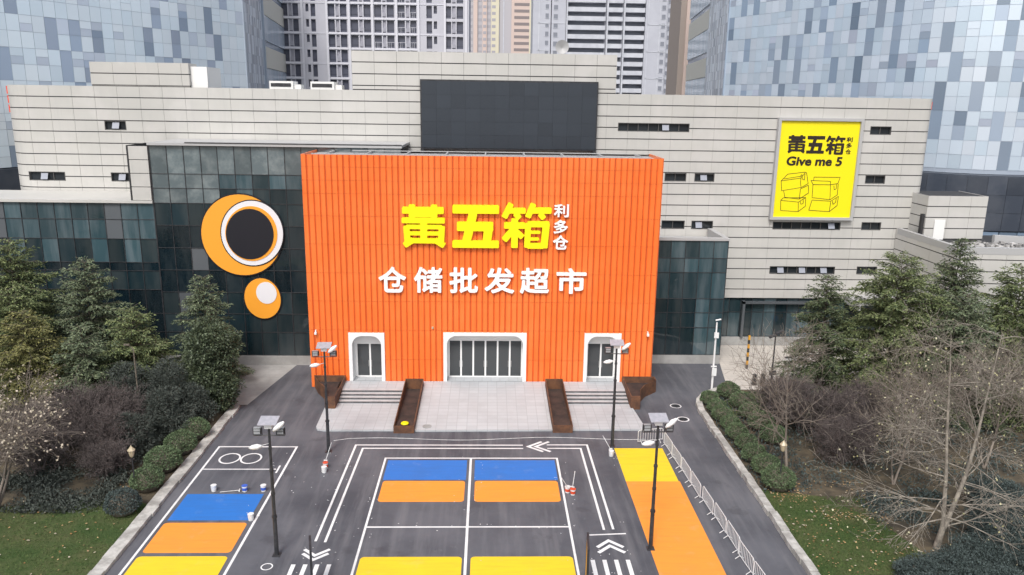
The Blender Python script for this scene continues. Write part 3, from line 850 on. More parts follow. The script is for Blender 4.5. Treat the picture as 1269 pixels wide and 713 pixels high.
mb = MB(); mb.box(-48.5, 71.45, 0.0, -30.6, 77.9, 15.4); mb.box(-30.6, 71.45, 0, -8.02, 77.7, 20.6); mb.build('wing_core', M['joint'], mall)
mb = MB()
for k in range(4): mb.box(-32.3, 71.06, 15.70 + k * 1.22, -30.62, 71.3, 15.70 + (k + 1) * 1.22 - .06)
mb.build('narrow_panel_strip', M['panel'], mall)
mb = MB(); mb.box(-32.46, 71.04, 15.67, -32.32, 77.9, 20.6); mb.build('strip_edge', M['joint'], mall)
# right wing
curtain(16.0, 22.82, 72.0, 0.9, 12.3, [0.9, 3.7, 5.2, 6.6, 9.2, 10.6, 12.3], 1.36, 'curtain_wall', CM, lambda k, z: 4 if z > 6 or k > 2 else 0)
mb = MB(); mb.box(14.8, 71.9, 0, 22.84, 72.25, 0.88); mb.build('plinth', M['concrete'], mall)
mb = MB(); mb.box(15.2, 72.3, 0, 22.8, 77.9, 11.6); mb.build('wing_core', M['joint'], mall)
mb = MB(); mb.box(15.0, 71.86, 12.3, 22.9, 72.4, 12.55); mb.box(22.4, 72.4, 11.6, 22.9, 77.9, 12.55); mb.box(15.0, 72.4, 11.61, 22.38, 77.9, 11.7)
mb.build('wing_parapet', M['frame_grey'], mall)
# ground floor glazing under the right panels
curtain(22.9, 44.0, 78.25, 0.9, 5.2, [0.9, 3.6, 5.2], 1.25, 'curtain_wall', CM, lambda k, z: 4 if k % 3 else 0)
mb = MB(); mb.box(22.86, 77.95, 0, 44.2, 78.4, 0.88); mb.build('plinth', M['concrete'], mall)
mb = MB(); mb.box(22.86, 78.45, 0, 44.0, 90, 5.25); mb.build('wing_core', M['joint'], mall)
mb = MB(); mb.box(37.5, 74.6, 5.35, 42.6, 77.9, 5.6); mb.box(37.5, 74.6, 4.8, 37.7, 77.9, 5.34); mb.box(42.4, 74.6, 4.8, 42.6, 77.9, 5.34); mb.build('entrance_canopy', M['frame_grey'], mall)
mb = MB(); mb.box(26.7, 77.7, 0.9, 26.95, 78.1, 4.9); mb.box(26.7, 77.7, 4.6, 36, 78.1, 4.85); mb.build('shopfront_frame', M['curtain_light'], mall)
# red edge lettering fins at the two ends of the roofline
for k, z in enumerate((24.9, 24.0, 23.1)):
    mb = MB(); mb.box(-47.95, 80.6, z, -47.62, 81.2, z + .75); mb.build('red_edge_letter', M['red_sign'], mall)
for z, w in ((24.7, 44.56), (23.7, 44.5)):
    mb = MB(); mb.box(44.32, 78.9, z, w, 79.3, z + .75); mb.build('red_edge_letter', M['red_sign'], mall)

# annex at the right end
annex = thing('mall_annex', 'lower grey panel-clad annex with rubble on its flat roof', 'building', (48, 70, 0))
def panel_faces(path, z0, z1, name, parent, pw=PW):
    mb = MB(); marks = path.l
    for a, b in zip(marks, marks[1:]):
        u = a
        while u < b - 0.02:
            u1 = min(u + pw, b); z = z1
            while z > z0 + 0.03:
                zz = max(z - PH, z0); slab(mb, path, u + 0.012, u1 - 0.012, zz + 0.095, z, -0.05, 0.0); z = zz
            u = u1
    return mb.build(name, M['panel'], parent)
panel_faces(Path([(42.05, 77.9), (42.05, 67.0), (56, 66.0)]), 0.0, 12.75, 'cladding_wall', annex)
mb = MB(); mb.prism([(42.09, 67.05), (56, 66.05), (56, 77.9), (42.09, 77.9)], 0, 12.1); mb.build('core', M['joint'], annex)
mb = MB()
mb.prism([(42.04, 66.98), (56, 65.98), (56, 66.4), (42.45, 67.4)], 12.2, 12.8); mb.prism([(42.04, 67.42), (42.45, 67.42), (42.45, 77.6), (42.04, 77.6)], 12.2, 12.8)
mb.prism([(49.5, 73.4), (56, 71.5), (56, 71.9), (49.5, 73.8)], 12.12, 12.85)
mb.build('roof_parapet', M['frame_grey'], annex)
mb = MB(); nr = np.random.default_rng(5)
for k in range(240):
    x, y = nr.uniform(43, 54), nr.uniform(68, 73.2); s_ = nr.uniform(.06, .22)
    mb.box(x - s_, y - s_ * .7, 12.1, x + s_ * .8, y + s_, 12.1 + s_ * 1.2)
g_ = mb.build('rubble', M['gravel'], annex); g_['kind'] = 'stuff'
panel_faces(Path([(43.3, 79.0), (43.3, 75.0), (49.3, 75.0), (49.3, 80)]), 12.12, 16.45, 'upper_block', annex)
mb = MB(); mb.box(43.34, 75.04, 12.1, 49.26, 80, 16.4); mb.build('block_core', M['joint'], annex)
mb = MB(); mb.box(44.2, 74.9, 12.12, 45.25, 74.98, 14.1); mb.build('roof_door', M['white_panel'], annex)
mb = MB(); mb.box(43.02, 75.2, 12.2, 43.28, 75.6, 14.6); mb.build('down_pipe', M['joint'], annex)

# the big dark screen above the entrance hall
scr = thing('led_screen', 'large dark video screen on the facade above the orange hall', 'screen', (1.9, 77.6, 20))
mb = MB(); mb.box(-6.75, 77.45, 20.2, 10.55, 78.0, 26.85); mb.build('cabinet', M['dark_metal'], scr)
mb = MB()
for k in range(12):
    for j in range(5): mb.box(-6.6 + k * 1.42, 77.40 + rnd.uniform(-.004, .004), 20.35 + j * 1.27, -6.6 + (k + 1) * 1.42 - .012, 77.445, 20.35 + (j + 1) * 1.27 - .012)
mb.build('display', M['screen'], scr)
for x in (-6.75, 10.2):
    mb = MB(); mb.box(x, 77.3, 19.8, x + .35, 77.9, 20.19); mb.build('bracket', M['dark_metal'], scr)

# ------------------------------------------------------------------ orange entrance hall
hall = thing('entrance_hall', 'tall orange ribbed entrance hall with three white framed doorways', 'building', (-0.5, 65.2, 0))
X0, X1, YB, ZT = -15.62, 14.66, 65.2, 20.42
portals = [(-12.22, -9.08, 5.05, -11.72, -9.34, 3.78, 2), (-3.92, 3.40, 5.12, -3.50, 3.06, 4.12, 6), (8.52, 11.80, 5.12, 8.94, 11.42, 3.90, 2)]
ph = [(p[0] + .1, p[1] - .1, -1, p[2] - .1) for p in portals]
mb = MB(); back = MB()
nrib = 60; w = (X1 - X0) / nrib
seams = [0.0, 2.6, 5.3, 7.9, 10.4, 12.9, 15.3, 17.2, 18.3, 19.4, ZT]
for k in range(nrib):
    xa, xb = X0 + k * w, X0 + (k + 1) * w
    gw = 0.05 if k % 3 else 0.08
    for za, zb in zip(seams, seams[1:]):
        for r in subtract((xa, xb - gw, za, zb - 0.022), ph):
            t = rnd.gauss(0, 0.004)
            a, b, c, d = r
            # a shallow folded rib: flat face with canted edges down into the groove
            ca = min(0.05, (b - a) * .2)
            y0 = YB + t
            mb.face([(a + ca, y0, c), (b - ca, y0 - t * 2, c), (b - ca, y0 - t * 2, d), (a + ca, y0, d)])
            mb.face([(a, YB + .08, c), (a + ca, y0, c), (a + ca, y0, d), (a, YB + .08, d)])
            mb.face([(b - ca, y0 - t * 2, c), (b, YB + .08, c), (b, YB + .08, d), (b - ca, y0 - t * 2, d)])
            mb.face([(a, YB + .08, d), (a + ca, y0, d), (b - ca, y0 - t * 2, d), (b, YB + .08, d)])
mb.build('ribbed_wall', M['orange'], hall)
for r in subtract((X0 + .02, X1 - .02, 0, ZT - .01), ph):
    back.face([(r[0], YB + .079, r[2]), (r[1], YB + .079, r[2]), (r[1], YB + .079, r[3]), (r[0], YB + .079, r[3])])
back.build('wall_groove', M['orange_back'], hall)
for nm, xa in (('side_wall', X0), ('side_wall', X1 - .12)):
    mb = MB(); mb.box(xa, YB + .083, 0, xa + .12, 71.1, ZT); mb.build(nm, M['orange'], hall)
mb = MB(); mb.box(X0 + .14, YB + .3, ZT - .6, X1 - .14, 71.1, ZT - .22); mb.build('roof', M['frame_grey'], hall)
mb = MB()
for k in range(9): mb.box(-14.0 + k * 3.4, YB + .4, ZT - .2, -13.88 + k * 3.4, 71.0, ZT - .02)
mb.box(-12.2, 70.2, ZT + .0, 12.5, 70.4, ZT + .05)
mb.box(-14.8, YB + .34, ZT - .21, 13.6, YB + .50, ZT + .06)
mb.build('roof_rail', M['frame_grey'], hall)
for (xa, xb, zt, da, db, dz, nleaf) in portals:
    z0 = 0.602; y0, y1 = YB - .06, 66.25
    po = MB(); inset = .30; rr = .85
    ia, ib, it = xa + inset, xb - inset, zt - inset
    inner = [(ia, z0)] + [(ia + rr - rr * math.cos(R_(90 * k / 8)), it - rr + rr * math.sin(R_(90 * k / 8))) for k in range(9)]
    inner += [(ib - rr + rr * math.sin(R_(90 * k / 8)), it - rr + rr * math.cos(R_(90 * k / 8))) for k in range(9)] + [(ib, z0)]
    outer = [(xa, z0)]
    for k in range(9): outer.append((xa, it - rr + (zt - it + rr) * k / 4) if k <= 4 else (xa + (inset + rr) * (k - 4) / 4, zt))
    for k in range(9): outer.append((xb - (inset + rr) * (1 - k / 4), zt) if k <= 4 else (xb, zt - (zt - it + rr) * (k - 4) / 4))
    outer.append((xb, z0))
    # back of the tunnel narrows towards the doors
    bx = lambda x: (da - .16) + (x - ia) / (ib - ia) * (db - da + .32)
    for i in range(len(inner) - 1):
        (a, c), (b, d) = inner[i], inner[i + 1]; (e, g), (f, h) = outer[i], outer[i + 1]
        po.face([(e, y0, g), (a, y0, c), (b, y0, d), (f, y0, h)])
        po.face([(a, y0, c), (a + (bx(a) - a), y1, c), (bx(b), y1, d), (b, y0, d)])
        po.face([(e, y0, g), (f, y0, h), (f, YB + .14, h), (e, YB + .14, g)])
    pf = po.build('door_portal', M['white'], hall)
    m2 = MB(); m2.face([(xa + .1, y0 + .1, z0 - .02), (xb - .1, y0 + .1, z0 - .02), (xb - .1, y1, z0 - .02), (xa + .1, y1, z0 - .02)])
    m2.build('threshold', M['paving'], pf)
    m2 = MB()
    for r in subtract((xa + .05, xb - .05, z0, zt), [(da, db, z0 - 1, dz)]): m2.box(r[0], y1 + .002, r[2], r[1], y1 + .06, r[3])
    m2.build('reveal_wall', M['white'], pf)
    ww = (db - da) / nleaf
    for k in range(nleaf):
        a, b = da + k * ww, da + (k + 1) * ww; t = .075
        d_ = MB(); d_.box(a, y1 - .04, z0, a + t, y1 + .04, dz); d_.box(b - t, y1 - .04, z0, b, y1 + .04, dz)
        d_.box(a + t, y1 - .04, z0, b - t, y1 + .04, z0 + t * 1.6); d_.box(a + t, y1 - .04, dz - t, b - t, y1 + .04, dz)
        dd = d_.build('door', M['white'], hall)
        g_ = MB(); g_.box(a + t, y1 - .005, z0 + t * 1.6, b - t, y1 + .01, dz - t); g_.build('glass', M['glass_door'], dd)
        h_ = MB(); h_.tube([(b - .13 if k % 2 == 0 else a + .13, y1 - .09, z0 + 1.0), (b - .13 if k % 2 == 0 else a + .13, y1 - .09, z0 + 1.6)], .018, 6)
        h_.build('handle', M['frame_grey'], dd)

# cameras and a small lamp on the orange wall
def sec_cam(x, z, label):
    t = thing('security_camera', label, 'security camera', (x, YB, z))
    m_ = MB(); m_.box(x - .09, YB - .35, z - .1, x + .09, YB - .1, z + .1); m_.build('housing', M['white'], t)
    m_ = MB(); m_.tube([(x, YB + .05, z + .22), (x, YB - .2, z + .22), (x, YB - .2, z + .1)], .05, 6); m_.build('arm', M['white'], t)
sec_cam(-15.0, 5.05, 'small white security camera at the left edge of the orange wall')
sec_cam(14.1, 5.05, 'small white security camera at the right edge of the orange wall')
mb = MB(); mb.tube([(-4.85, YB, 5.55), (-4.85, YB - .14, 5.55)], [.11, .09], 10)
tag(mb.build('wall_lamp', M['lantern']), 'tiny round lamp on the orange wall left of the middle doorway', 'lamp')

# ------------------------------------------------------------------ lettering
HUANG = [(206, 127, 420, 127, 36), (257, 96, 257, 165, 34), (370, 96, 370, 165, 34), (203, 181, 425, 181, 31), (316, 165, 316, 300, 36),
         (225, 216, 412, 216, 24), (226, 210, 232, 300, 32), (410, 210, 404, 300, 32), (226, 251, 410, 251, 22), (230, 291, 405, 291, 28),
         (262, 285, 214, 318, 32), (372, 285, 422, 318, 32), (258, 150, 372, 150, 26)]
WU = [(467, 122, 712, 122, 46), (466, 312, 713, 312, 40), (576, 140, 540, 300, 46), (490, 215, 682, 215, 50), (660, 200, 648, 300, 46)]
XIANG = [(775, 92, 738, 168, 32), (760, 130, 852, 130, 30), (795, 142, 822, 170, 30), (893, 92, 862, 165, 32), (880, 128, 988, 128, 32),
         (925, 142, 950, 170, 30), (738, 208, 850, 208, 34), (795, 170, 795, 328, 36), (790, 225, 738, 288, 34), (800, 235, 838, 272, 30),
         (866, 195, 862, 326, 32), (862, 200, 978, 200, 32), (962, 192, 952, 328, 38), (862, 316, 952, 316, 30), (872, 243, 932, 243, 16), (870, 279, 926, 279, 16)]
G_H, G_W, G_X = stroke_field(HUANG), stroke_field(WU), stroke_field(XIANG)
SRC = {'H': (200, 432, 92, 332), 'W': (463, 716, 98, 334), 'X': (732, 990, 88, 334)}
sign = thing('shop_sign', 'big sign of three fat yellow characters with three small white ones on the orange wall', 'sign', (-0.9, YB, 14.5))
YL = YB - .02
for g, k, r in ((G_H, 'H', (-7.40, -3.60, 12.66, 16.44)), (G_W, 'W', (-3.14, 0.92, 12.70, 16.40)), (G_X, 'X', (1.18, 5.32, 12.66, 16.62))):
    stroke_mesh('yellow_character', g, SRC[k], r, YL, .32, M['letter_yellow'], sign)
for c, r in (('利', (5.50, 6.76, 15.42, 16.52)), ('多', (5.52, 6.72, 14.02, 15.18)), ('仓', (5.48, 6.78, 12.64, 13.86))):
    text_mesh('white_character', c, r, YL, .22, M['letter_white'], sign, bold=.022)
sign2 = thing('wall_sign', 'row of six white raised characters on the orange wall under the yellow sign', 'sign', (-0.5, YB, 9.8))
for c, x0, x1 in (('仓', -9.43, -7.08), ('储', -6.40, -3.96), ('批', -3.37, -0.90), ('发', -0.33, 2.24), ('超', 2.72, 5.25), ('市', 5.87, 8.47)):
    text_mesh('white_character', c, (x0, x1, 8.74, 10.98), YL, .22, M['letter_white'], sign2, bold=.022)

# yellow billboard on the grey facade
bill = thing('billboard', 'yellow framed billboard with black writing and drawn boxes on the grey facade', 'billboard', (33, 77.9, 13.5))
BX0, BX1, BZ0, BZ1 = 28.62, 37.18, 13.55, 23.72
mb = MB(); t = .28
mb.box(BX0, 77.5, BZ0, BX1, 77.98, BZ0 + t); mb.box(BX0, 77.5, BZ1 - t, BX1, 77.98, BZ1)
mb.box(BX0, 77.5, BZ0 + t, BX0 + t, 77.98, BZ1 - t); mb.box(BX1 - t, 77.5, BZ0 + t, BX1, 77.98, BZ1 - t)
mb.build('frame', M['frame_grey'], bill)
mb = MB(); mb.box(BX0 + t, 77.72, BZ0 + t, BX1 - t, 77.95, BZ1 - t); mb.build('panel', M['bill_yellow'], bill)
ix0, ix1, iz0, iz1 = BX0 + t, BX1 - t, BZ0 + t, BZ1 - t
def B(x, y):          # a measured point on the board's face, as fractions of its width and height
    tt = (y - 46) / 611.0; l = 133 - 48 * tt; r = 650 - 53 * tt
    return ix0 + (x - l) / (r - l) * (ix1 - ix0), iz1 - tt * (iz1 - iz0)
def BR(x0, y0, x1, y1):
    a = B(x0, (y0 + y1) / 2); b = B(x1, (y0 + y1) / 2); c = B(x0, y0)[1]; d = B(x0, y1)[1]
    return (a[0], b[0], d, c)
YBL = 77.72
for g, k, r in ((G_H, 'H', BR(178, 133, 296, 250)), (G_W, 'W', BR(302, 138, 420, 250)), (G_X, 'X', BR(430, 135, 552, 256))):
    stroke_mesh('black_character', g, SRC[k], r, YBL, .03, M['letter_black'], bill)
for c, r in (('利', BR(562, 144, 602, 174)), ('多', BR(561, 180, 598, 212)), ('仓', BR(557, 219, 592, 250))):
    text_mesh('small_character', c, r, YBL, .03, M['letter_black'], bill, bold=.022, res=.03)
text_mesh('latin_lettering', 'Give me 5', BR(170, 268, 534, 327), YBL, .03, M['letter_black'], bill, bold=.036, shear=.10, res=.02)
strokes = [[(140, 425), (270, 405), (300, 367), (183, 381), (140, 425), (145, 488), (272, 466), (318, 440), (305, 367)], [(270, 405), (268, 440), (272, 466)],
           [(158, 412), (280, 392)], [(262, 398), (276, 382), (280, 412), (292, 418), (296, 378)],
           [(158, 488), (166, 530), (262, 540), (322, 500), (320, 450), (268, 475), (262, 540)],
           [(140, 550), (155, 534), (304, 530), (256, 560), (140, 550), (140, 616), (256, 622), (304, 585), (304, 530)], [(256, 560), (256, 622)],
           [(268, 553), (272, 574), (288, 568), (288, 538)],
           [(356, 398), (527, 398), (514, 437), (466, 446), (350, 446), (336, 420), (464, 424), (466, 446)], [(356, 398), (353, 420)],
           [(350, 446), (346, 530), (466, 542), (512, 510), (516, 440)], [(466, 446), (464, 542)], [(488, 452), (490, 478), (504, 472), (506, 442)],
           [(346, 546), (326, 612), (462, 620), (512, 580), (520, 520), (470, 552), (346, 546)], [(470, 552), (462, 620)], [(482, 550), (484, 572), (502, 560), (506, 532)]]
mb = MB()
for s_ in strokes:
    for a, b in zip(s_, s_[1:]):
        (xa, za), (xb, zb) = B(*a), B(*b)
        dx, dz = xb - xa, zb - za; L = math.hypot(dx, dz); nx, nz = -dz / L * .025, dx / L * .025
        jit = rnd.uniform(0.004, 0.02)
        mb.hexa([(xa - nx, YBL - .005 - jit, za - nz), (xb - nx, YBL - .005 - jit, zb - nz), (xb - nx, YBL, zb - nz), (xa - nx, YBL, za - nz),
                 (xa + nx, YBL - .005 - jit, za + nz), (xb + nx, YBL - .005 - jit, zb + nz), (xb + nx, YBL, zb + nz), (xa + nx, YBL, za + nz)])
mb.build('box_drawing', M['letter_black'], bill)

# round emblem on the dark glass, a plain arrangement of discs in the colours of the picture there
emb = thing('wall_emblem', 'round orange emblem with white ring and black centre on the dark glass', 'emblem', (-22.4, 71.1, 9))
def disc(x, z, rx, rz, y, m, name, tilt=0.0, n=56, th=.03):
    m_ = MB(); pts = []
    for k in range(n):
        a = 2 * math.pi * k / n; px, pz = rx * math.cos(a), rz * math.sin(a)
        pts.append((x + px * math.cos(tilt) - pz * math.sin(tilt), z + px * math.sin(tilt) + pz * math.cos(tilt)))
    s0 = len(m_.v); m_.v += [(a, y, b) for a, b in pts] + [(a, y + th, b) for a, b in pts]
    m_.f.append(tuple(range(s0, s0 + n))); m_.m.append(0)
    for k in range(n):
        j = (k + 1) % n; m_.f.append((s0 + k, s0 + n + k, s0 + n + j, s0 + j)); m_.m.append(0)
    return m_.build(name, M[m], emb)
disc(-22.75, 12.55, 3.78, 3.88, 71.09, 'decal_black', 'outer_outline')
disc(-22.75, 12.55, 3.66, 3.76, 71.05, 'decal_orange', 'orange_disc')
disc(-21.75, 12.75, 2.90, 3.12, 71.01, 'decal_black', 'ring_outline', -.25)
disc(-21.75, 12.75, 2.80, 3.02, 70.97, 'decal_white', 'white_ring', -.25)
disc(-21.82, 12.72, 2.36, 2.56, 70.93, 'decal_orange', 'inner_ring', -.25)
disc(-21.95, 12.68, 2.16, 2.36, 70.89, 'decal_black', 'black_centre', -.25)
disc(-21.2, 6.55, 1.78, 2.05, 71.09, 'decal_black', 'small_outline', .1)
disc(-21.2, 6.55, 1.68, 1.95, 71.05, 'decal_orange', 'small_disc', .1)
disc(-20.8, 7.1, 0.95, 1.05, 71.01, 'decal_white', 'small_white_disc', .1)

# ------------------------------------------------------------------ weathered steel planters
def trough(label, xa, xb, ya, yb, za, zb, name='planter_trough'):
    t = thing(name, label, 'planter', ((xa + xb) / 2, ya, 0), group='weathered steel planters at the entrance')
    w_ = .07
    m_ = MB()
    m_.hexa([(xa, ya, 0), (xa + w_, ya, 0), (xa + w_, yb, 0), (xa, yb, 0), (xa, ya, za), (xa + w_, ya, za), (xa + w_, yb, zb), (xa, yb, zb)])
    m_.hexa([(xb - w_, ya, 0), (xb, ya, 0), (xb, yb, 0), (xb - w_, yb, 0), (xb - w_, ya, za), (xb, ya, za), (xb, yb, zb), (xb - w_, yb, zb)])
    m_.box(xa + w_, ya, 0, xb - w_, ya + w_, za - .004); m_.box(xa + w_, yb - w_, 0, xb - w_, yb, zb - .004)
    m_.build('steel_wall', M['corten'], t)
    m_ = MB(); f = .34
    m_.hexa([(xa + w_, ya + w_, 0), (xb - w_, ya + w_, 0), (xb - w_, yb - w_, 0), (xa + w_, yb - w_, 0),
             (xa + w_, ya + w_, za - f), (xb - w_, ya + w_, za - f), (xb - w_, yb - w_, zb - .95), (xa + w_, yb - w_, zb - .95)])
    m_.build('soil', M['planter_soil'], t)
trough('long rusty steel planter left of the ramp with a yellow ball in it', -7.20, -5.62, 55.35, 64.3, .62, 1.15)
trough('long rusty steel planter right of the ramp, empty', 5.08, 6.62, 55.5, 64.4, .62, 1.15)
mb = MB(); n = 12
mb.tube([(-6.4, 56.1, .44), (-6.4, 56.1, .50), (-6.4, 56.1, .58), (-6.4, 56.1, .62)], [.22, .33, .28, .08], 14)
tag(mb.build('yellow_bundle', M['letter_yellow'], None, True), 'small round yellow bundle lying in the long left planter', 'bundle')
def end_planter(label, pts, h):
    cx = sum(p[0] for p in pts) / len(pts)
    t = thing('corner_planter', label, 'planter', (cx, pts[0][1], 0), group='weathered steel planters at the entrance')
    m_ = MB(); n = len(pts); c = Vector((cx, sum(p[1] for p in pts) / n, 0))
    ins = [tuple((Vector((x, y, 0)) + (c - Vector((x, y, 0))).normalized() * .16)[:2]) for x, y in pts]
    for i in range(n):
        j = (i + 1) % n
        m_.hexa([(*pts[i], 0), (*pts[j], 0), (*ins[j], 0), (*ins[i], 0), (*pts[i], h), (*pts[j], h), (*ins[j], h), (*ins[i], h)])
    m_.build('steel_wall', M['corten'], t)
    m_ = MB(); m_.prism(ins, 0, h - .55); m_.build('soil', M['planter_soil'], t)
end_planter('wedge shaped rusty steel planter at the left end of the steps', [(-13.35, 59.9), (-12.52, 59.9), (-12.55, 65.05), (-15.3, 65.05), (-14.7, 63.6), (-13.7, 62.0)], 1.15)
end_planter('wedge shaped rusty steel planter at the right end of the steps', [(11.97, 60.2), (12.75, 60.2), (13.0, 61.7), (13.7, 63.0), (14.9, 64.2), (14.9, 65.05), (12.0, 65.05)], 1.15)

# ------------------------------------------------------------------ street lamps
def make_lamp():
    t = thing('street_lamp', '', 'street lamp', (0, 0, 0), group='tall black floodlight poles round the painted yard')
    m_ = MB(); m_.box(-.22, -.22, 0, .22, .22, .03)
    m_.tube([(0, 0, .03), (0, 0, 2.4)], [.125, .115], 12)
    m_.tube([(0, 0, 2.4), (0, 0, 5.2)], [.10, .09], 12); m_.tube([(0, 0, 5.2), (0, 0, 7.95)], [.08, .065], 12)
    for z, r in ((2.4, .15), (3.8, .12), (5.2, .12), (6.5, .10)): m_.tube([(0, 0, z - .06), (0, 0, z + .06)], r, 12)
    m_.build('pole', M['dark_metal'], t)
    m_ = MB()
    m_.tube([(-.85, 0, 7.25), (.85, 0, 7.25)], .035, 6); m_.tube([(-.85, 0, 7.25), (-.85, 0, 7.7)], .025, 6); m_.tube([(.85, 0, 7.25), (.85, 0, 7.7)], .025, 6)
    m_.tube([(-.38, 0, 7.25), (-.38, 0, 7.7)], .025, 6); m_.tube([(.38, 0, 7.25), (.38, 0, 7.7)], .025, 6)
    m_.build('crossbar', M['dark_metal'], t)
    for x in (-.62, .62):
        m_ = MB(); m_.box(x - .20, -.10, 7.34, x + .20, .12, 7.68)
        f = m_.build('floodlight', M['dark_metal'], t)
        m_ = MB()
        for k in range(2): m_.box(x - .17, -.13, 7.37 + k * .16, x + .17, -.102, 7.49 + k * .16)
        m_.box(x - .19, -.11, 7.684, x + .19, .12, 7.70)
        m_.build('lens', M['lamp_glass'], f)
    m_ = MB(); m_.hexa([(-.5, -.4, 7.98), (.5, -.4, 7.98), (.5, .42, 8.16), (-.5, .42, 8.16), (-.5, -.4, 8.02), (.5, -.4, 8.02), (.5, .42, 8.2), (-.5, .42, 8.2)])
    m_.build('solar_panel', M['solar'], t)
    m_ = MB(); m_.box(-.2, -.18, 7.70, .2, .16, 7.97); m_.build('control_box', M['lamp_white'], t)
    for (x, y, z, dx, dz) in ((.62, -.35, 7.92, .30, .26), (-.62, -.5, 6.80, .34, .06)):
        m_ = MB()
        m_.tube([(x - dx, y, z - dz), (x - dx * .5, y, z - dz * .5), (x + dx * .3, y, z + dz * .3), (x + dx, y, z + dz)], [.05, .13, .15, .06], 10)
        m_.tube([(0, -.02, z), (x - dx * .2 if x > 0 else x + dx * .2, y, z)], .02, 6)
        m_.build('lamp_head', M['lamp_white'], t, True)
    return t
lamp = make_lamp()
spots = [(-11.5, 52.16, 'black floodlight pole beside the left end of the entrance apron', .05),
         (-11.75, 39.03, 'black floodlight pole at the front beside the blue painted block', .0),
         (9.32, 53.16, 'black floodlight pole at the far corner of the yellow painted block', -.05),
         (9.45, 39.57, 'black floodlight pole at the front on the long orange painted strip', .02)]
for i, (x, y, lb, rz) in enumerate(spots):
    if i == 0: lamp.location = (x, y, 0); lamp.rotation_euler = (0, 0, rz); lamp['label'] = lb
    else: dup(lamp, (x, y, 0), rz, lb)

def lantern(x, y, h, label):
    t = thing('garden_lamp', label, 'garden lamp', (x, y, 0), group='garden lanterns among the shrubs')
    m_ = MB(); m_.tube([(x, y, 0), (x, y, .3), (x, y, .32), (x, y, h - .6)], [.09, .08, .05, .04], 10); m_.build('post', M['dark_metal'], t)
    m_ = MB(); m_.tube([(x, y, h - .6), (x, y, h - .5), (x, y, h - .12), (x, y, h - .1)], [.06, .13, .21, .20], 8); m_.build('lantern', M['lantern'], t)
    m_ = MB(); m_.tube([(x, y, h - .1), (x, y, h), (x, y, h + .14), (x, y, h + .22)], [.25, .16, .05, .02], 8); m_.build('cap', M['lantern'], t)
lantern(-22.6, 46.0, 3.15, 'garden lantern on a dark post beside the left lawn')
lantern(19.35, 46.2, 3.5, 'garden lantern on a dark post beside the right lawn')
# white pole with a loudspeaker box, and the dark lamp pole behind the bushes
wp = thing('white_pole', 'white monitoring pole beside the round bushes and the glass wing', 'pole', (20.0, 64.5, 0))
mb = MB(); mb.tube([(20, 64.5, 0), (20, 64.5, 6.4)], [.10, .07], 10); mb.build('post', M['lamp_white'], wp)
mb = MB(); mb.box(19.8, 64.3, 5.0, 20.2, 64.4, 5.5); mb.box(19.75, 64.36, 2.3, 20.25, 64.42, 2.42); mb.box(19.85, 64.3, 1.5, 20.25, 64.4, 2.2); mb.build('control_box', M['lamp_white'], wp)
mb = MB(); mb.tube([(19.85, 64.4, 6.6), (20.25, 64.2, 6.75)], .07, 8); mb.build('camera_head', M['lamp_white'], wp)
dp = thing('lamp_pole', 'thin dark lamp pole among the bushes before the pale plaza', 'lamp pole', (24.2, 61.7, 0))
mb = MB(); mb.tube([(24.2, 61.7, 0), (24.2, 61.7, 6.1)], [.09, .06], 8); mb.build('post', M['dark_metal'], dp)
for dx in (-.25, .3):
    mb = MB(); mb.hexa([(24.2 + dx - .3, 61.5, 6.0 + dx * .6), (24.2 + dx + .3, 61.5, 6.25 + dx * .6), (24.2 + dx + .3, 61.8, 6.3 + dx * .6), (24.2 + dx - .3, 61.8, 6.05 + dx * .6),
                       (24.2 + dx - .3, 61.5, 6.12 + dx * .6), (24.2 + dx + .3, 61.5, 6.37 + dx * .6), (24.2 + dx + .3, 61.8, 6.42 + dx * .6), (24.2 + dx - .3, 61.8, 6.17 + dx * .6)])
    mb.build('lamp_head', M['dark_metal'], dp)
mb = MB(); mb.box(23.9, 61.55, 2.6, 24.5, 61.65, 3.0); mb.build('control_box', M['dark_metal'], dp)
lp = thing('lamp_pole', 'thin grey lamp pole standing among the cedars on the left', 'lamp pole', (-26.3, 55.5, 0))
mb = MB(); mb.tube([(-26.3, 55.5, 0), (-26.3, 55.5, 6.6), (-26.6, 55.4, 7.0)], [.07, .05, .04], 8); mb.build('post', M['bark'], lp)
mb = MB(); mb.box(-26.9, 55.3, 6.97, -26.5, 55.45, 7.07); mb.build('lamp_head', M['bark'], lp)

# ------------------------------------------------------------------ crowd barriers
def make_barrier():
    t = thing('crowd_barrier', '', 'barrier', (0, 0, 0), group='white crowd barriers beside the orange strip')
    m_ = MB(); L, r = 1.0, .026
    m_.tube([(-L, 0, .18), (-L, 0, 1.0), (-L + .1, 0, 1.1), (L - .1, 0, 1.1), (L, 0, 1.0), (L, 0, .18)], r, 6)
    m_.tube([(-L, 0, .22), (L, 0, .22)], r * .8, 6)
    m_.build('rail_frame', M['steel_white'], t)
    for k in range(9):
        m_ = MB(); x = -L + 2 * L * (k + 1) / 10; m_.tube([(x, 0, .22), (x, 0, 1.1)], .014, 5, caps=False); m_.build('bar', M['steel_white'], t)
    for x in (-.75, .75):
        m_ = MB(); m_.tube([(x, -.26, .02), (x, -.22, .05), (x, 0, .2), (x, .22, .05), (x, .26, .02)], .024, 6); m_.build('foot', M['steel_white'], t)
    return t
bar = make_barrier()
names = ['farthest', 'second farthest', 'third farthest', 'fourth farthest', 'fifth farthest', 'fifth nearest', 'fourth nearest', 'third nearest', 'second nearest', 'nearest']
p0, p1 = Vector((13.25, 53.4, 0)), Vector((14.65, 34.6, 0)); dv = (p1 - p0).normalized(); ang = math.atan2(dv.y, dv.x)
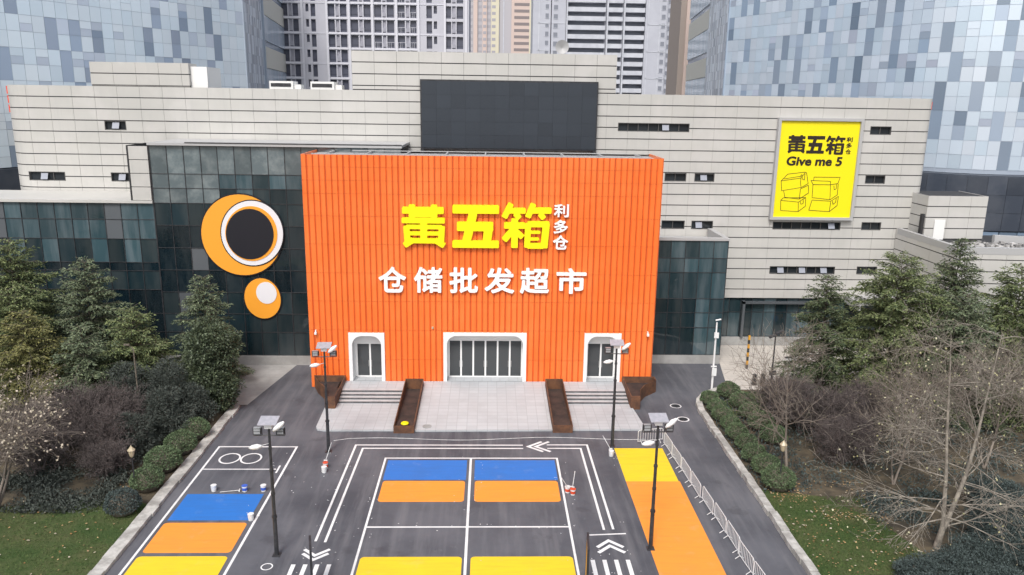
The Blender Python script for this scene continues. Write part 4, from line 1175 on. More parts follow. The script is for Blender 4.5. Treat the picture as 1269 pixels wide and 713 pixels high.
for i in range(9):
    c = p0 + dv * (1.05 + 2.09 * i) + Vector((rnd.uniform(-.05, .05), 0, 0))
    lb = 'white crowd barrier, ' + ['farthest', 'second farthest', 'third farthest', 'fourth farthest', 'middle one', 'fourth nearest', 'third nearest', 'second nearest', 'nearest'][i] + ' of the row beside the orange strip'
    if i == 0: bar.location = c; bar.rotation_euler = (0, 0, ang); bar['label'] = lb
    else: dup(bar, c, ang + rnd.uniform(-.03, .03), lb)
dup(bar, (12.3, 53.75, 0), .22, 'white crowd barrier standing across the head of the yellow painted block')

# ------------------------------------------------------------------ paint buckets, rollers, totem boards
def bucket(x, y, label, band='bucket_white', lid=None):
    t = thing('paint_bucket', label, 'paint bucket', (x, y, 0), group='paint buckets on the asphalt')
    m_ = MB(); m_.tube([(x, y, .009), (x, y, .40)], [.15, .18], 14); m_.build('pail', M['bucket_white'], t)
    m_ = MB(); m_.tube([(x, y, .10), (x, y, .30)], [.164, .184], 14, caps=False); m_.build('band', M[band], t)
    m_ = MB(); m_.tube([(x, y, .401), (x, y, .43)], [.19, .19], 14); m_.build('lid', M[lid or 'bucket_white'], t)
bucket(-17.75, 46.35, 'white paint bucket at the left end of the blue block on the asphalt')
bucket(-15.74, 46.3, 'paint bucket with a blue band behind the middle of the blue block', 'bucket_blue', 'bucket_blue')
bucket(-14.55, 46.35, 'white paint bucket with a blue band at the blue block far right corner', 'bucket_blue')
bucket(-14.29, 42.75, 'white paint bucket on the lane line at the near corner of the blue block')
bucket(-11.16, 48.95, 'white paint bucket standing nearest to the left far floodlight pole')
bucket(-11.2, 49.6, 'bucket with a red lid behind the white one near the far left pole', 'bucket_red', 'bucket_red')
bucket(5.30, 46.15, 'white and red paint bucket beside the court line, the left of a pair', 'bucket_red')
bucket(5.62, 45.85, 'white and red paint bucket beside the court line, the right of a pair', 'bucket_red', 'bucket_red')
bucket(9.0, 51.5, 'white paint bucket at the left edge of the yellow block')
def roller(pts, label):
    m_ = MB(); m_.tube(pts, .022, 6)
    a = Vector(pts[-1]); b = a - Vector(pts[0]); nn = Vector((b.y, -b.x, 0)).normalized() * .13
    m_.tube([a - nn, a + nn], .05, 8)
    return tag(m_.build('paint_roller', M['white_dirty']), label, 'paint roller')
roller([(-17.3, 46.15, .03), (-16.1, 46.35, .06)], 'paint roller on a pole lying between two buckets behind the blue block')
roller([(4.75, 45.9, 1.35), (5.25, 46.0, .50)], 'long white paint roller leaning in the left red bucket')
roller([(5.75, 46.2, 1.5), (5.6, 45.95, .50)], 'long white paint roller leaning in the right red bucket')
roller([(-11.0, 50.9, 1.3), (-11.2, 49.75, .50)], 'white paint roller leaning towards the left far floodlight pole')
roller([(8.5, 52.6, 1.1), (8.95, 51.6, .50)], 'paint roller with white pole leaning at the yellow block corner')
def totem(x, y, h, w, label, m, rz):
    t = thing('totem_board', label, 'sign board', (x, y, 0), rz)
    m_ = MB(); m_.box(-.06, -w / 2, 0, .06, -w / 2 + .12, h); m_.box(-.06, w / 2 - .12, 0, .06, w / 2, h - .05); m_.box(-.06, -w / 2 + .12, h - .12, .06, w / 2 - .12, h - .02)
    o = m_.build('frame', M['dark_metal'], None); o.parent = t
    m_ = MB(); m_.box(-.045, -w / 2 + .12, .25, .045, w / 2 - .12, h - .12)
    o = m_.build('board', M[m], None); o.parent = t
totem(5.25, 35.6, 3.0, 1.7, 'tall dark framed sign board seen edge-on beside the white crossing stripes on the right', 'pale_sign', R_(-6))
totem(-9.0, 35.6, 2.9, 1.6, 'tall tan sign board seen edge-on beside the left crossing stripes', 'tan', R_(14))
# a thin white line laid across the yard
mb = MB(); pts = [(-11.5, 54.0, .02)]
for k in range(1, 22): pts.append((-11.5 + k * 1.12, 54.25 + .22 * math.sin(k * .55) + .012 * k, .02))
mb.tube(pts, .018, 5); tag(mb.build('marking_string', M['white_dirty']), 'thin white string laid across the asphalt before the entrance apron', 'string')
# hazard pole, bollards and things on the pale plaza
hp = thing('hazard_post', 'tall thin black and yellow striped post on the pale plaza', 'post', (25.1, 70.5, 0))
mb = MB()
for k in range(8): mb.box(25.02, 70.42, k * .42, 25.2, 70.58, (k + 1) * .42 - .002, k % 2)
mb.build('striped_post', [M['dark_metal'], M['pale_sign']], hp)
for i, (x, y) in enumerate([(24.4, 66.2), (25.2, 66.3), (27.0, 66.4), (29.5, 66.8)]):
    t = thing('bollard', ['dark stone bollard, the first from the white pole', 'dark stone bollard, the second from the white pole', 'dark stone bollard just right of the dark lamp pole', 'dark stone bollard, the farthest right before the plaza'][i], 'bollard', (x, y, 0), group='bollards at the plaza edge')
    m_ = MB(); m_.tube([(x, y, 0), (x, y, .95), (x, y, 1.02)], [.22, .2, .12], 10); m_.build('shaft', M['dark_metal'], t)
    m_ = MB(); m_.tube([(x, y, 0), (x, y, .12)], [.27, .26], 10); m_.build('collar', M['joint'], t)
def parked_scooter(x, y, m, label, rz):
    t = thing('parked_scooter', label, 'scooter', (x, y, 0), rz)
    for nm, px in (('wheel', -.6), ('wheel', .6)):
        m_ = MB()
        n = 16
        m_.tube([(px, -.05, .25), (px, .05, .25)], .25, 16); o = m_.build(nm, M['joint']); o.parent = t
    m_ = MB(); m_.hexa([(-.75, -.16, .35), (.2, -.16, .28), (.2, .16, .28), (-.75, .16, .35), (-.8, -.15, .72), (.0, -.15, .7), (.0, .15, .7), (-.8, .15, .72)])
    m_.hexa([(.35, -.2, .3), (.5, -.2, .3), (.5, .2, .3), (.35, .2, .3), (.3, -.18, .95), (.42, -.18, .95), (.42, .18, .95), (.3, .18, .95)])
    o = m_.build('body', M[m]); o.parent = t
    m_ = MB(); m_.box(-.75, -.14, .722, -.05, .14, .82); o = m_.build('seat', M['dark_metal']); o.parent = t
    m_ = MB(); m_.tube([(.36, 0, .9), (.3, 0, 1.08)], .03, 6); m_.tube([(.28, -.3, 1.08), (.28, .3, 1.08)], .025, 6); o = m_.build('handlebar', M['dark_metal']); o.parent = t
parked_scooter(33.4, 70.6, 'blue_sign', 'blue scooter parked on the plaza behind the cedars', 1.2)
parked_scooter(34.3, 69.8, 'pale_sign', 'yellow scooter parked on the plaza behind the cedars', 1.5)
parked_scooter(30.0, 71.8, 'white', 'white scooter parked on the plaza near the striped post', .3)


# ------------------------------------------------------------------ the glass towers and apartment blocks behind
def tower_wall(path, u0, u1, z0, z1, pw, rh, name, parent, pdark=0.30, seed=1, mats=('tw_pale', 'tw_mid', 'tw_dark')):
    """curtain wall of pale panels in two rows per floor with full-floor dark windows scattered among them"""
    r = random.Random(seed); mb = MB(); n = int((u1 - u0) / pw); z = z1; prev = set()
    while z > z0 + 0.5:
        zb = max(z - 2 * rh, z0); dark = set()
        for k in range(n):
            if r.random() < pdark and (k - 1) not in dark and (k not in prev or r.random() < .35): dark.add(k)
        for k in range(n):
            a, b = u0 + k * pw + 0.025, u0 + (k + 1) * pw - 0.025; h = z - zb
            def pane(c, d, mi, dep=0.0): 
                if d - c > .1: slab(mb, path, a, b, zb + c * 1.0 + .02, zb + d - .02, -0.06, dep, mi)
            if k in dark:
                if r.random() < .5: pane(0, h, 2, -.02)
                elif r.random() < .6: pane(0, h * .5, 2, -.02); pane(h * .5, h, 2, -.02)
                else: pane(0, h * .48, 2, -.02); pane(h * .48, h * .73, 2, -.01); pane(h * .73, h, 1, -.02)
            else:
                if r.random() < .16: pane(0, h * .5, 0); pane(h * .5, h * .75, 1 if r.random() < .5 else 0, .01); pane(h * .75, h, 0)
                else: pane(0, h * .5, 0); pane(h * .5, h, 1 if r.random() < .13 else 0)
        prev = dark; z = zb
    o = mb.build(name, [M[q] for q in mats], parent)
    c = MB(); cuts = [u0] + [l for l in path.l if u0 < l < u1] + [u1]
    for a, b in zip(cuts, cuts[1:]): slab(c, path, a, b, z0, z1, -0.5, -0.045)
    c.build('panel_joint', M['tw_line'], o)
    return o
def stripe_wall(path, u0, u1, z0, z1, name, parent, pw=0.9, rh=1.5, seed=2):
    r = random.Random(seed); mb = MB(); n = max(1, int((u1 - u0) / pw))
    for k in range(n):
        z = z0
        while z < z1 - .1:
            zz = min(z + rh * r.choice((1, 1, 2)), z1)
            slab(mb, path, u0 + k * pw + .06, u0 + (k + 1) * pw - .06, z + .04, zz - .04, -.05, .0)
            z = zz
    o = mb.build(name, M['tw_stripe'], parent)
    c = MB(); slab(c, path, u0, u1, z0, z1, -.5, -.03); c.build('panel_joint', M['tw_pale'], o)
def band_wall(path, u0, u1, z0, z1, name, parent):
    mb = MB(); z = z0
    while z < z1 - .1:
        slab(mb, path, u0, u1, z, min(z + 3.6, z1), -.5, -.1, 0)
        slab(mb, path, u0, u1, z + 3.6, min(z + 4.6, z1), -.5, -.4, 1)
        n = int((u1 - u0) / 1.2)
        for k in range(n): slab(mb, path, u0 + k * 1.2 + .1, u0 + (k + 1) * 1.2 - .1, z + 4.65, z + 8.9, -.4, -.12, 2)
        z += 9.0
    mb.build(name, [M['tw_beige'], M['tw_mid'], M['tw_pale']], parent)

s28, c28 = math.sin(R_(28)), math.cos(R_(28))
tl = thing('glass_tower', 'pale blue checkered glass office tower behind the left end of the mall', 'tower', (-45, 125, 0))
cnr = (-37.6, 125.0)
pL = Path([(cnr[0] - s28 * 60, cnr[1] - c28 * 60), cnr, (cnr[0] - .113 * 18, cnr[1] + 17.9)])
tower_wall(pL, 15.0, 60.0, 16.6, 52, 1.5, 1.83, 'checkered_wall', tl, seed=4, mats=('tl_pale', 'tl_mid', 'tl_dark'))
stripe_wall(pL, 60.02, 77.9, 16.6, 52, 'striped_wall', tl)
mb = MB(); mb.tube([(cnr[0] + .05, cnr[1] + .1, 16.6), (cnr[0] + .05, cnr[1] + .1, 52)], .15, 6)
mb.tube([(cnr[0] - .113 * 18 + .1, cnr[1] + 17.8, 16.6), (cnr[0] - .113 * 18 + .1, cnr[1] + 17.8, 52)], .22, 6); mb.build('corner_post', M['tw_line'], tl)
mb = MB(); q = [pL.at(0, 0, .6)[:2], pL.at(60, 0, .6)[:2], (-41, 143), (-95, 143)]
mb.prism(q, 0, 16.5); mb.build('podium', M['podium'], tl)
mb = MB(); mb.prism([pL.at(15, 0, -.6)[:2], pL.at(59.6, 0, -.6)[:2], (-40.4, 142.6), (-95, 142.6)], 16.55, 51.8); mb.build('core', M['podium'], tl)
bl = thing('banded_block', 'beige block with glass bands squeezed behind the left glass tower', 'building', (-42, 155, 0))
pB = Path([(cnr[0] - .113 * 18 + .2, cnr[1] + 18.2), (cnr[0] - .113 * 46, cnr[1] + 45.6)])
band_wall(pB, 0, pB.L, 12, 52, 'banded_wall', bl)
mb = MB(); mb.prism([pB.at(0, 0, -.55)[:2], pB.at(pB.L, 0, -.55)[:2], (-70, 171), (-70, 143.4)], 0, 51.8); mb.build('core', M['tw_beige'], bl)

tr = thing('glass_tower', 'pale blue checkered glass office tower curving behind the right end of the mall', 'tower', (60, 110, 0))
cr = (38.9, 132.0); s25, c25 = math.sin(R_(25)), math.cos(R_(25))
e1 = (cr[0] + s25 * 35.0, cr[1] - c25 * 35.0)
pts = [(cr[0] + .126 * 23, cr[1] + 22.8), cr, e1]; hd = R_(-65); q = Vector((*e1, 0))
for k in range(10):
    hd += R_(6.2); q = q + Vector((math.cos(hd), math.sin(hd), 0)) * 1.35; pts.append((q.x, q.y))
pts.append((q.x + 40, q.y - 1.0))
pR = Path(pts)
stripe_wall(pR, 0, pR.l[1] - .05, 17.0, 56, 'striped_wall', tr, seed=9)
tower_wall(pR, pR.l[1], pR.l[1] + 1.35 * 60, 17.0, 56, 1.35, 1.75, 'checkered_wall', tr, pdark=.42, seed=12)
mb = MB(); fx = pR.at(pR.l[-2] + 2.2, 0, .1); mb.box(fx[0] - .12, fx[1] - .3, 17, fx[0] + .12, fx[1] + .2, 56)
mb.build('dark_fin', M['tw_dark'], tr)
mb = MB(); mb.tube([(cr[0], cr[1], 17), (cr[0], cr[1], 56)], .15, 6); mb.build('corner_post', M['tw_dark'], tr)
b2 = thing('banded_block', 'beige block with glass bands squeezed behind the right glass tower', 'building', (45, 170, 0))
pB = Path([(cr[0] + .126 * 56, cr[1] + 55.5), (cr[0] + .126 * 23.3, cr[1] + 23.1)])
band_wall(pB, 0, pB.L, 12, 58, 'banded_wall', b2)
mb = MB(); mb.prism([pB.at(0, 0, -.55)[:2], pB.at(pB.L, 0, -.55)[:2], (75, 155.2), (78, 187)], 0, 57.8); mb.build('core', M['tw_beige'], b2)
core = [pR.at(u, 0, -.6)[:2] for u in [0.1] + pR.l[1:-1] + [pR.L - .1]]
mb = MB(); mb.prism(core + [(110, 150)], 17.02, 55.8); mb.build('core', M['podium'], tr)
pod = [pR.at(u, 0, 1.5)[:2] for u in pR.l[2:]]
mb = MB(); mb.prism([(cr[0], cr[1])] + pod + [(120, 120), (120, 150), (60, 150)], 10.2, 16.95); mb.build('podium', M['podium'], tr)
mb = MB()
pp = Path(pod)
for k in range(int(pp.L / 2.2)):
    for z in (10.25, 12.45, 14.65): slab(mb, pp, k * 2.2 + .04, k * 2.2 + 2.16, z, z + 2.12, .01, .07)
mb.build('podium_cladding', M['podium'], tr)
mb = MB()
for k in range(int(pp.L / 2.2)):
    slab(mb, pp, k * 2.2 + .06, k * 2.2 + 2.14, 5.4, 7.4, -.4, -.1); slab(mb, pp, k * 2.2 + .06, k * 2.2 + 2.14, 7.5, 10.1, -.4, -.1)
mb.build('podium_glazing', M['podium_glass'], tr)
mb = MB(); mb.prism([pp.at(u, 0, -.5)[:2] for u in pp.l] + [(118, 120), (118, 150), (60, 150)], 0, 10.1); mb.build('podium_core', M['podium'], tr)
mb = MB(); xr = pp.at(pp.l[-2] + 4.5, 0, .1); mb.box(xr[0], xr[1] - .25, 15.0, xr[0] + 9, xr[1] - .05, 15.6); mb.build('blue_sign', M['blue_sign'], tr)
mb = MB(); mb.box(xr[0] - 1.5, xr[1] - .6, 16.96, xr[0] + 20, xr[1] + .6, 17.35); mb.build('podium_coping', M['tw_pale'], tr)

# apartment block with deep dark windows
apt = thing('apartment_block', 'grey apartment block with dark paired windows behind the dark screen', 'building', (-24, 170, 0))
ax = lambda zpx: -43.6 + ((340 + zpx / 6.345) - 345) * 0.1657
cols_w = [(40, 95, 1), (135, 180, 1), (238, 262, .62), (278, 315, 1), (412, 465, 1), (508, 560, 1), (590, 650, 1), (695, 750, 1), (778, 835, 1), (878, 935, 1),
          (963, 1020, 1), (1062, 1112, 1), (1192, 1236, 1), (1250, 1276, .62), (1346, 1388, 1), (1432, 1484, 1)]
niches = [(105, 130), (475, 500), (660, 685), (845, 870), (1030, 1055), (1396, 1424)]
zt0 = 43.75
fl = [zt0 + 6.04, zt0 + 3.02] + [zt0 - 3.02 * k for k in range(7)]
allw = [(ax(a), ax(b), f - 2.45 * h, f) for f in fl for a, b, h in cols_w]
alln = [(ax(a), ax(b), f - 2.45, f) for f in fl for a, b in niches]
YA = 170.0
rr = [(ax(-5), ax(1530), 20.0, 52.0)]
mb = MB(); prow = []
zz = sorted({20.0, 52.0} | {f for f in fl} | {f - 2.45 for f in fl} | {f - 2.45 * .62 for f in fl})
xx = sorted({ax(-5), ax(1530)} | {ax(a) for a, b, h in cols_w} | {ax(b) for a, b, h in cols_w} | {ax(a) for a, b in niches} | {ax(b) for a, b in niches})
for xa, xb in zip(xx, xx[1:]):
    for za, zb in zip(zz, zz[1:]):
        cx, cz = (xa + xb) / 2, (za + zb) / 2
        if any(w[0] < cx < w[1] and w[2] < cz < w[3] for w in allw + alln): continue
        mb.face([(xa, YA, za), (xb, YA, za), (xb, YA, zb), (xa, YA, zb)])
for w in allw + alln:           # reveals
    x0, x1, z0, z1 = w
    mb.face([(x0, YA, z0), (x0, YA + .6, z0), (x0, YA + .6, z1), (x0, YA, z1)]); mb.face([(x1, YA, z0), (x1, YA, z1), (x1, YA + .6, z1), (x1, YA + .6, z0)])
    mb.face([(x0, YA, z1), (x0, YA + .6, z1), (x1, YA + .6, z1), (x1, YA, z1)]); mb.face([(x0, YA, z0), (x1, YA, z0), (x1, YA + .6, z0), (x0, YA + .6, z0)])
mb.build('wall', M['apt_wall'], apt)
rest = MB()
for i, w in enumerate(allw):
    tgt = MB() if 16 * 2 <= i < 16 * 8 else rest
    tgt.box(w[0], YA + .5, w[2], w[1], YA + .56, w[3], 0)
    tgt.box(w[0], YA + .44, w[2] + .5, w[1], YA + .495, w[2] + .56, 0)
    if 10 <= i % 16 < 12 or (8 <= i % 16 < 10 and (i // 16) in (4,)):
        for k in range(3): tgt.box(w[0] + .1 + k * .35, YA + .1, w[2], w[0] + .14 + k * .35, YA + .14, w[2] + 1.1, 1)
        tgt.box(w[0], YA + .09, w[2] + 1.1, w[1], YA + .15, w[2] + 1.16, 1)
    if tgt is not rest: tgt.build('window', [M['apt_glass'], M['apt_light']], apt)
o = rest.build('more_windows', [M['apt_glass'], M['apt_light']], apt); o['kind'] = 'stuff'
for w in alln:
    mb = MB(); mb.box(w[0], YA + .3, w[2], w[1], YA + .36, w[3]); mb.box(w[0], YA - .05, w[2] + .2, w[1], YA + .29, w[2] + 1.0)
    mb.build('service_niche', M['apt_niche'], apt)
mb = MB()
for f in fl:
    mb.box(ax(-5), YA - .12, f + .12, ax(200), YA - .002, f + .42); mb.box(ax(395), YA - .12, f + .12, ax(1125), YA - .002, f + .42)
for f in fl[::2]: mb.box(ax(205), YA - .08, f + .18, ax(390), YA - .002, f + .30); mb.box(ax(1135), YA - .08, f + .18, ax(1330), YA - .002, f + .30)
mb.build('floor_band', M['apt_light'], apt)
mb = MB()
for a in (-5, 200, 395, 570, 755, 945, 1120, 1330, 1500): mb.box(ax(a), YA - .25, 20, ax(a) + .45, YA - .125, 52)
mb.build('pier', M['apt_light'], apt)
mb = MB(); mb.box(ax(-5), YA + .62, 0, ax(1530), YA + 16, 51.9); mb.build('core', M['apt_wall'], apt)

# farther grey block with long balconies
apt2 = thing('apartment_block', 'light grey apartment block with long stacked balconies behind the mall', 'building', (42, 285, 0))
bx_ = lambda px: 14.6 + (px - 660) * 0.2826
YB2 = 285.0
mb = MB()
mb.box(bx_(661), YB2, 0, bx_(683), YB2 + 14, 68); mb.box(bx_(684), YB2 - .8, 0, bx_(701.5), YB2 + 14, 68)
mb.box(bx_(702), YB2 + 2.2, 0, bx_(800.5), YB2 + 14, 68); mb.box(bx_(801), YB2 - 1.0, 0, bx_(827), YB2 + 14, 68); mb.box(bx_(827.4), YB2 + .5, 0, bx_(841), YB2 + 14, 68)
mb.box(bx_(841.3), YB2 + 2, 0, bx_(849), YB2 + 14, 68)
mb.build('wall', M['apt2_wall'], apt2)
for k in range(14):
    z = 25.2 + k * 3.03
    for a, b in ((703, 751), (754, 772.5), (775.5, 800)):
        mb = MB(); mb.box(bx_(a), YB2 - .4, z, bx_(b), YB2 + 2.1, z + 1.5, 0)
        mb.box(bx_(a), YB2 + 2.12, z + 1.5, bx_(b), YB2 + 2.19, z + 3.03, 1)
        mb.build('balcony', [M['apt2_light'], M['apt2_dark']], apt2)
mb = MB()
for a in (702.2, 752.5, 773.6, 800.6): mb.box(bx_(a), YB2 - .7, 0, bx_(a) + .5, YB2 - .42, 68)
mb.build('column', M['apt2_light'], apt2)
for k in range(13):
    for a, b, y, dz in ((676.5, 680.5, YB2, 0), (686.5, 691.5, YB2 - .8, -.3), (820.6, 825.2, YB2 - 1.0, .2), (829.5, 832.8, YB2 + .5, -.6)):
        if k * 4 >= 100: break
        z = 25.9 + k * 3.03 + dz; mb = MB(); mb.box(bx_(a), y - .05, z, bx_(b), y + .03, z + 1.5, 0)
        mb.box(bx_(a) - .1, y - .12, z - .12, bx_(b) + .1, y + .02, z - .005, 1)
        mb.build('window', [M['apt2_dark'], M['apt2_light']], apt2)
mb = MB()
for k in range(5):
    z = 24 + k * 9.1
    for a, b, y in ((667, 682.5, YB2), (685, 701, YB2 - .8), (803, 826, YB2 - 1.0), (828, 840, YB2 + .5)):
        mb = MB(); mb.box(bx_(a), y - .1, z, bx_(b), y - .06, z + .3); mb.build('groove_line', M['apt2_light'], apt2)
for a, y in ((668, YB2), (803.5, YB2 - 1.0), (818, YB2 - 1.0)):
    mb = MB(); mb.box(bx_(a), y - .1, 20, bx_(a) + .3, y - .061, 68); mb.build('groove_line', M['apt2_light'], apt2)
for k in range(13):
    mb = MB(); z = 26 + k * 3.03; mb.box(bx_(842.5), YB2 + 1.8, z, bx_(847.5), YB2 + 1.98, z + 1.6); mb.build('small_window', M['apt2_dark'], apt2)

# far pastel blocks
cx_ = lambda zpx: -10.7 + (560 + zpx / 6.345 - 580) * 0.384
for nm, lab, x_a, x_b, strips in (
    ('pastel_block', 'far apartment block in peach and cream vertical strips', 100, 372,
     [(100, 130, 'apt3_cream', 0), (130, 170, 'apt3_grey', 1), (170, 202, 'apt3_pink', 0), (202, 242, 'apt3_grey', 1), (242, 276, 'apt3_pink', 1), (276, 310, 'apt3_grey', 1), (310, 350, 'apt3_cream', 1), (350, 372, 'apt3_cream', 0)]),
    ('pastel_block', 'far narrow grey and peach apartment block with stacked brown balconies', 374, 690,
     [(374, 470, 'apt3_grey', 2), (470, 490, 'apt3_pink', 0), (490, 612, 'apt3_pink', 3), (612, 645, 'apt3_cream', 0), (645, 690, 'apt3_grey', 1)])):
    b = thing(nm, lab, 'building', (cx_((x_a + x_b) / 2), 390, 0))
    for i, (xa, xb, m_, kind) in enumerate(strips):
        mb = MB(); y = 390 - (.9 if m_ != 'apt3_grey' else 0); mb.box(cx_(xa), y, 0, cx_(xb) - .01, 402 + .1 * i, 84); mb.build('wall_strip', M[m_], b)
        for k in range(17):
            z = 32 + k * 2.95
            if kind == 1:
                c, h = (cx_(xa) + cx_(xb)) / 2, (cx_(xb) - cx_(xa)) * .36
                mb = MB(); mb.box(c - h, y - .06, z, c + h, y - .005, z + 1.3); mb.build('window', M['apt3_dark'], b)
            elif kind == 3:
                mb = MB(); mb.box(cx_(xa) + .1, y - .08, z + 1.3, cx_(xb) - .1, y - .005, z + 2.6); mb.build('balcony', M['apt3_band'], b)
        if kind == 2:
            mb = MB(); mb.box(cx_(405), y - .2, 30, cx_(412), y - .01, 84); mb.build('pale_line', M['apt2_light'], b)
br_ = thing('slender_tower', 'slender brown and cream building edge beside the right glass tower', 'building', (49, 200, 0))
mb = MB(); mb.box(46.9, 200, 0, 48.3, 212, 62); mb.build('brown_wall', M['brown'], br_)
mb = MB(); mb.box(48.32, 199.6, 0, 49.6, 212, 62); mb.build('cream_wall', M['apt3_pink'], br_)

# ------------------------------------------------------------------ plants
def leaf_arrays(C, D, S, L, W):
    n = len(C); D = D * L[:, None]; S = S * (W[:, None] * .5)
    V = np.empty((n, 4, 3), np.float32)
    V[:, 0] = C; V[:, 1] = C + D * .45 + S; V[:, 2] = C + D; V[:, 3] = C + D * .45 - S
    F = np.arange(n * 4).reshape(n, 4)
    return V.reshape(-1, 3), F
def rand_dirs(g, n):
    v = g.normal(size=(n, 3)); return v / np.linalg.norm(v, axis=1)[:, None]
def perp(g, D):
    v = np.cross(D, rand_dirs(g, len(D))); return v / (np.linalg.norm(v, axis=1)[:, None] + 1e-9)
def seg_mesh(name, segs, m, parent, k=4):
    """tapered limbs: segs rows = x0 y0 z0 x1 y1 z1 r0 r1"""
    A = np.array(segs, float); P0, P1, r0, r1 = A[:, :3], A[:, 3:6], A[:, 6], A[:, 7]
    D = P1 - P0; D /= (np.linalg.norm(D, axis=1)[:, None] + 1e-9)
    ref = np.where(np.abs(D[:, 2:3]) < .9, np.array([[0, 0, 1.0]]), np.array([[1.0, 0, 0]]))
    U = np.cross(D, ref); U /= np.linalg.norm(U, axis=1)[:, None]; Wv = np.cross(D, U)
    n = len(A); V = np.empty((n, 2 * k, 3))
    for j in range(k):
        a = 2 * math.pi * j / k; o = U * math.cos(a) + Wv * math.sin(a)
        V[:, j] = P0 + o * r0[:, None]; V[:, k + j] = P1 + o * r1[:, None]
    base = (np.arange(n) * 2 * k)[:, None]
    F = np.concatenate([base + np.array([[j, (j + 1) % k, k + (j + 1) % k, k + j]]) for j in range(k)])
    return np_mesh(name, V.reshape(-1, 3), F, m, parent, smooth=True)

def cedar(x, y, h, r, m, label, seed, power=.66):
    """deodar: whorls of level, drooping sprays of needles on a straight trunk"""
    g = np.random.default_rng(seed)
    t = thing('cedar_tree', label, 'tree', (x, y, 0), group='cedar trees in the planting beds')
    segs = []; p = np.array([x, y, 0.0]); n = 14
    for k in range(n):
        q = np.array([x + g.normal(0, .04), y + g.normal(0, .04), h * .985 * (k + 1) / n])
        segs.append([*p, *q, .014 * h * (1 - k / n) + .02, .014 * h * (1 - (k + 1) / n) + .015]); p = q
    Cs, Ds, Ls = [], [], []
    z = .05 * h; az = g.uniform(0, 6)
    while z < h * .985:
        f = z / h
        for b in range(int(g.integers(7, 10)) if f < .85 else 6):
            az += 2.4 + g.normal(0, .3)
            L = (r * (1 - f) ** power + .18) * g.uniform(.62, 1.12)
            out = np.array([math.cos(az), math.sin(az), 0]); lat = np.array([-out[1], out[0], 0])
            rise = (.20 + .50 * f) * g.uniform(.7, 1.3); drop = (.50 - .22 * f) * g.uniform(.7, 1.3)
            ns = max(5, int(L / .125)); s = np.linspace(.06, 1, ns)
            sp = np.array([x, y, z + g.uniform(-.15, .15)]) + out * (L * s)[:, None]; sp[:, 2] += L * (rise * s - drop * s * s)
            for i in range(0, ns - 1, 3):
                j = min(i + 3, ns - 1); rr_ = .012 + .02 * L * (1 - s[i]) * .5
                segs.append([*sp[i], *sp[j], rr_, rr_ * .7])
            for side in (-1, 1):
                for i in range(ns):
                    l = (.16 + .34 * L * s[i] * (1.05 - s[i]) * 1.7) * g.uniform(.6, 1.2)
                    d = out * .75 + lat * side * g.uniform(.55, 1.0) + np.array([0, 0, -.12 + g.normal(0, .1)]); d /= np.linalg.norm(d)
                    nt = max(2, int(l / .085)); tt = np.linspace(0, 1, nt)
                    c = sp[i] + d * (l * tt)[:, None]; c[:, 2] -= .34 * l * tt * tt + g.uniform(-.02, .02, nt)
                    Cs.append(c); Ds.append(np.repeat(d[None], nt, 0)); Ls.append(np.full(nt, .23))
        z += (.38 + .20 * (1 - f)) * g.uniform(.75, 1.25)
    C = np.concatenate(Cs); D = np.concatenate(Ds); L = np.concatenate(Ls)
    n = len(C); D = D + g.normal(0, .34, (n, 3)); D[:, 2] -= .1; D /= np.linalg.norm(D, axis=1)[:, None]
    S = perp(g, D); S[:, 2] *= .45; S /= np.linalg.norm(S, axis=1)[:, None]
    V, F = leaf_arrays(C, D, S, L * g.uniform(.7, 1.4, n), g.uniform(.07, .12, n))
    seg_mesh('trunk', segs, M['bark'], t, 5); np_mesh('crown', V, F, M[m], t)
    return t

def clump_leaves(g, clumps, dens, ll, lw, shell=.55):
    Cs, Ds = [], []
    for (cx, cy, cz, rx, rz) in clumps:
        n = int(dens * rx * (rx + rz)); d = rand_dirs(g, n); rad = (shell + (1 - shell) * g.random(n) ** .6) * (1 + .13 * np.sin(d[:, 0] * 5 + cx) * np.sin(d[:, 1] * 6 + cy) + .1 * np.sin(d[:, 2] * 7))
        Cs.append(np.array([cx, cy, cz]) + d * rad[:, None] * np.array([rx, rx, rz])); Ds.append(d + g.normal(0, .8, (n, 3)))
    C = np.concatenate(Cs); D = np.concatenate(Ds); D /= np.linalg.norm(D, axis=1)[:, None]
    k = C[:, 2] > .02; C, D = C[k], D[k]; n = len(C)
    return leaf_arrays(C, D, perp(g, D), g.uniform(.7, 1.3, n) * ll, g.uniform(.7, 1.3, n) * lw)

def leafy(name, cat, x, y, h, r, m, label, seed, group=None, n=14, dens=420, ll=.16, lw=.09, z0=.12):
    """broad evergreen tree or shrub: many overlapping leaf clumps with gaps, on a forked stem"""
    g = np.random.default_rng(seed); t = thing(name, label, cat, (x, y, 0), group=group); cl = []; segs = []
    for k in range(n):
        f = (k + .5) / n; zz = h * (z0 + (.9 - z0) * f); w = r * math.sqrt(max(.05, 1 - ((f - .38) / .68) ** 2)); a = k * 2.4 + g.normal(0, .4); rad = w * g.uniform(.25, .72)
        c = (x + rad * math.cos(a), y + rad * math.sin(a), zz, r * g.uniform(.34, .52), h * g.uniform(.11, .17)); cl.append(c)
        segs.append([x, y, max(.0, zz * .35), c[0], c[1], c[2], .02 * h * .5, .012])
    segs.append([x, y, 0, x, y, h * .55, .03 * h * .5, .015 * h * .5])
    V, F = clump_leaves(g, cl, dens, ll, lw); seg_mesh('trunk', segs, M['bark'], t, 5); np_mesh('crown', V, F, M[m], t)
    return t

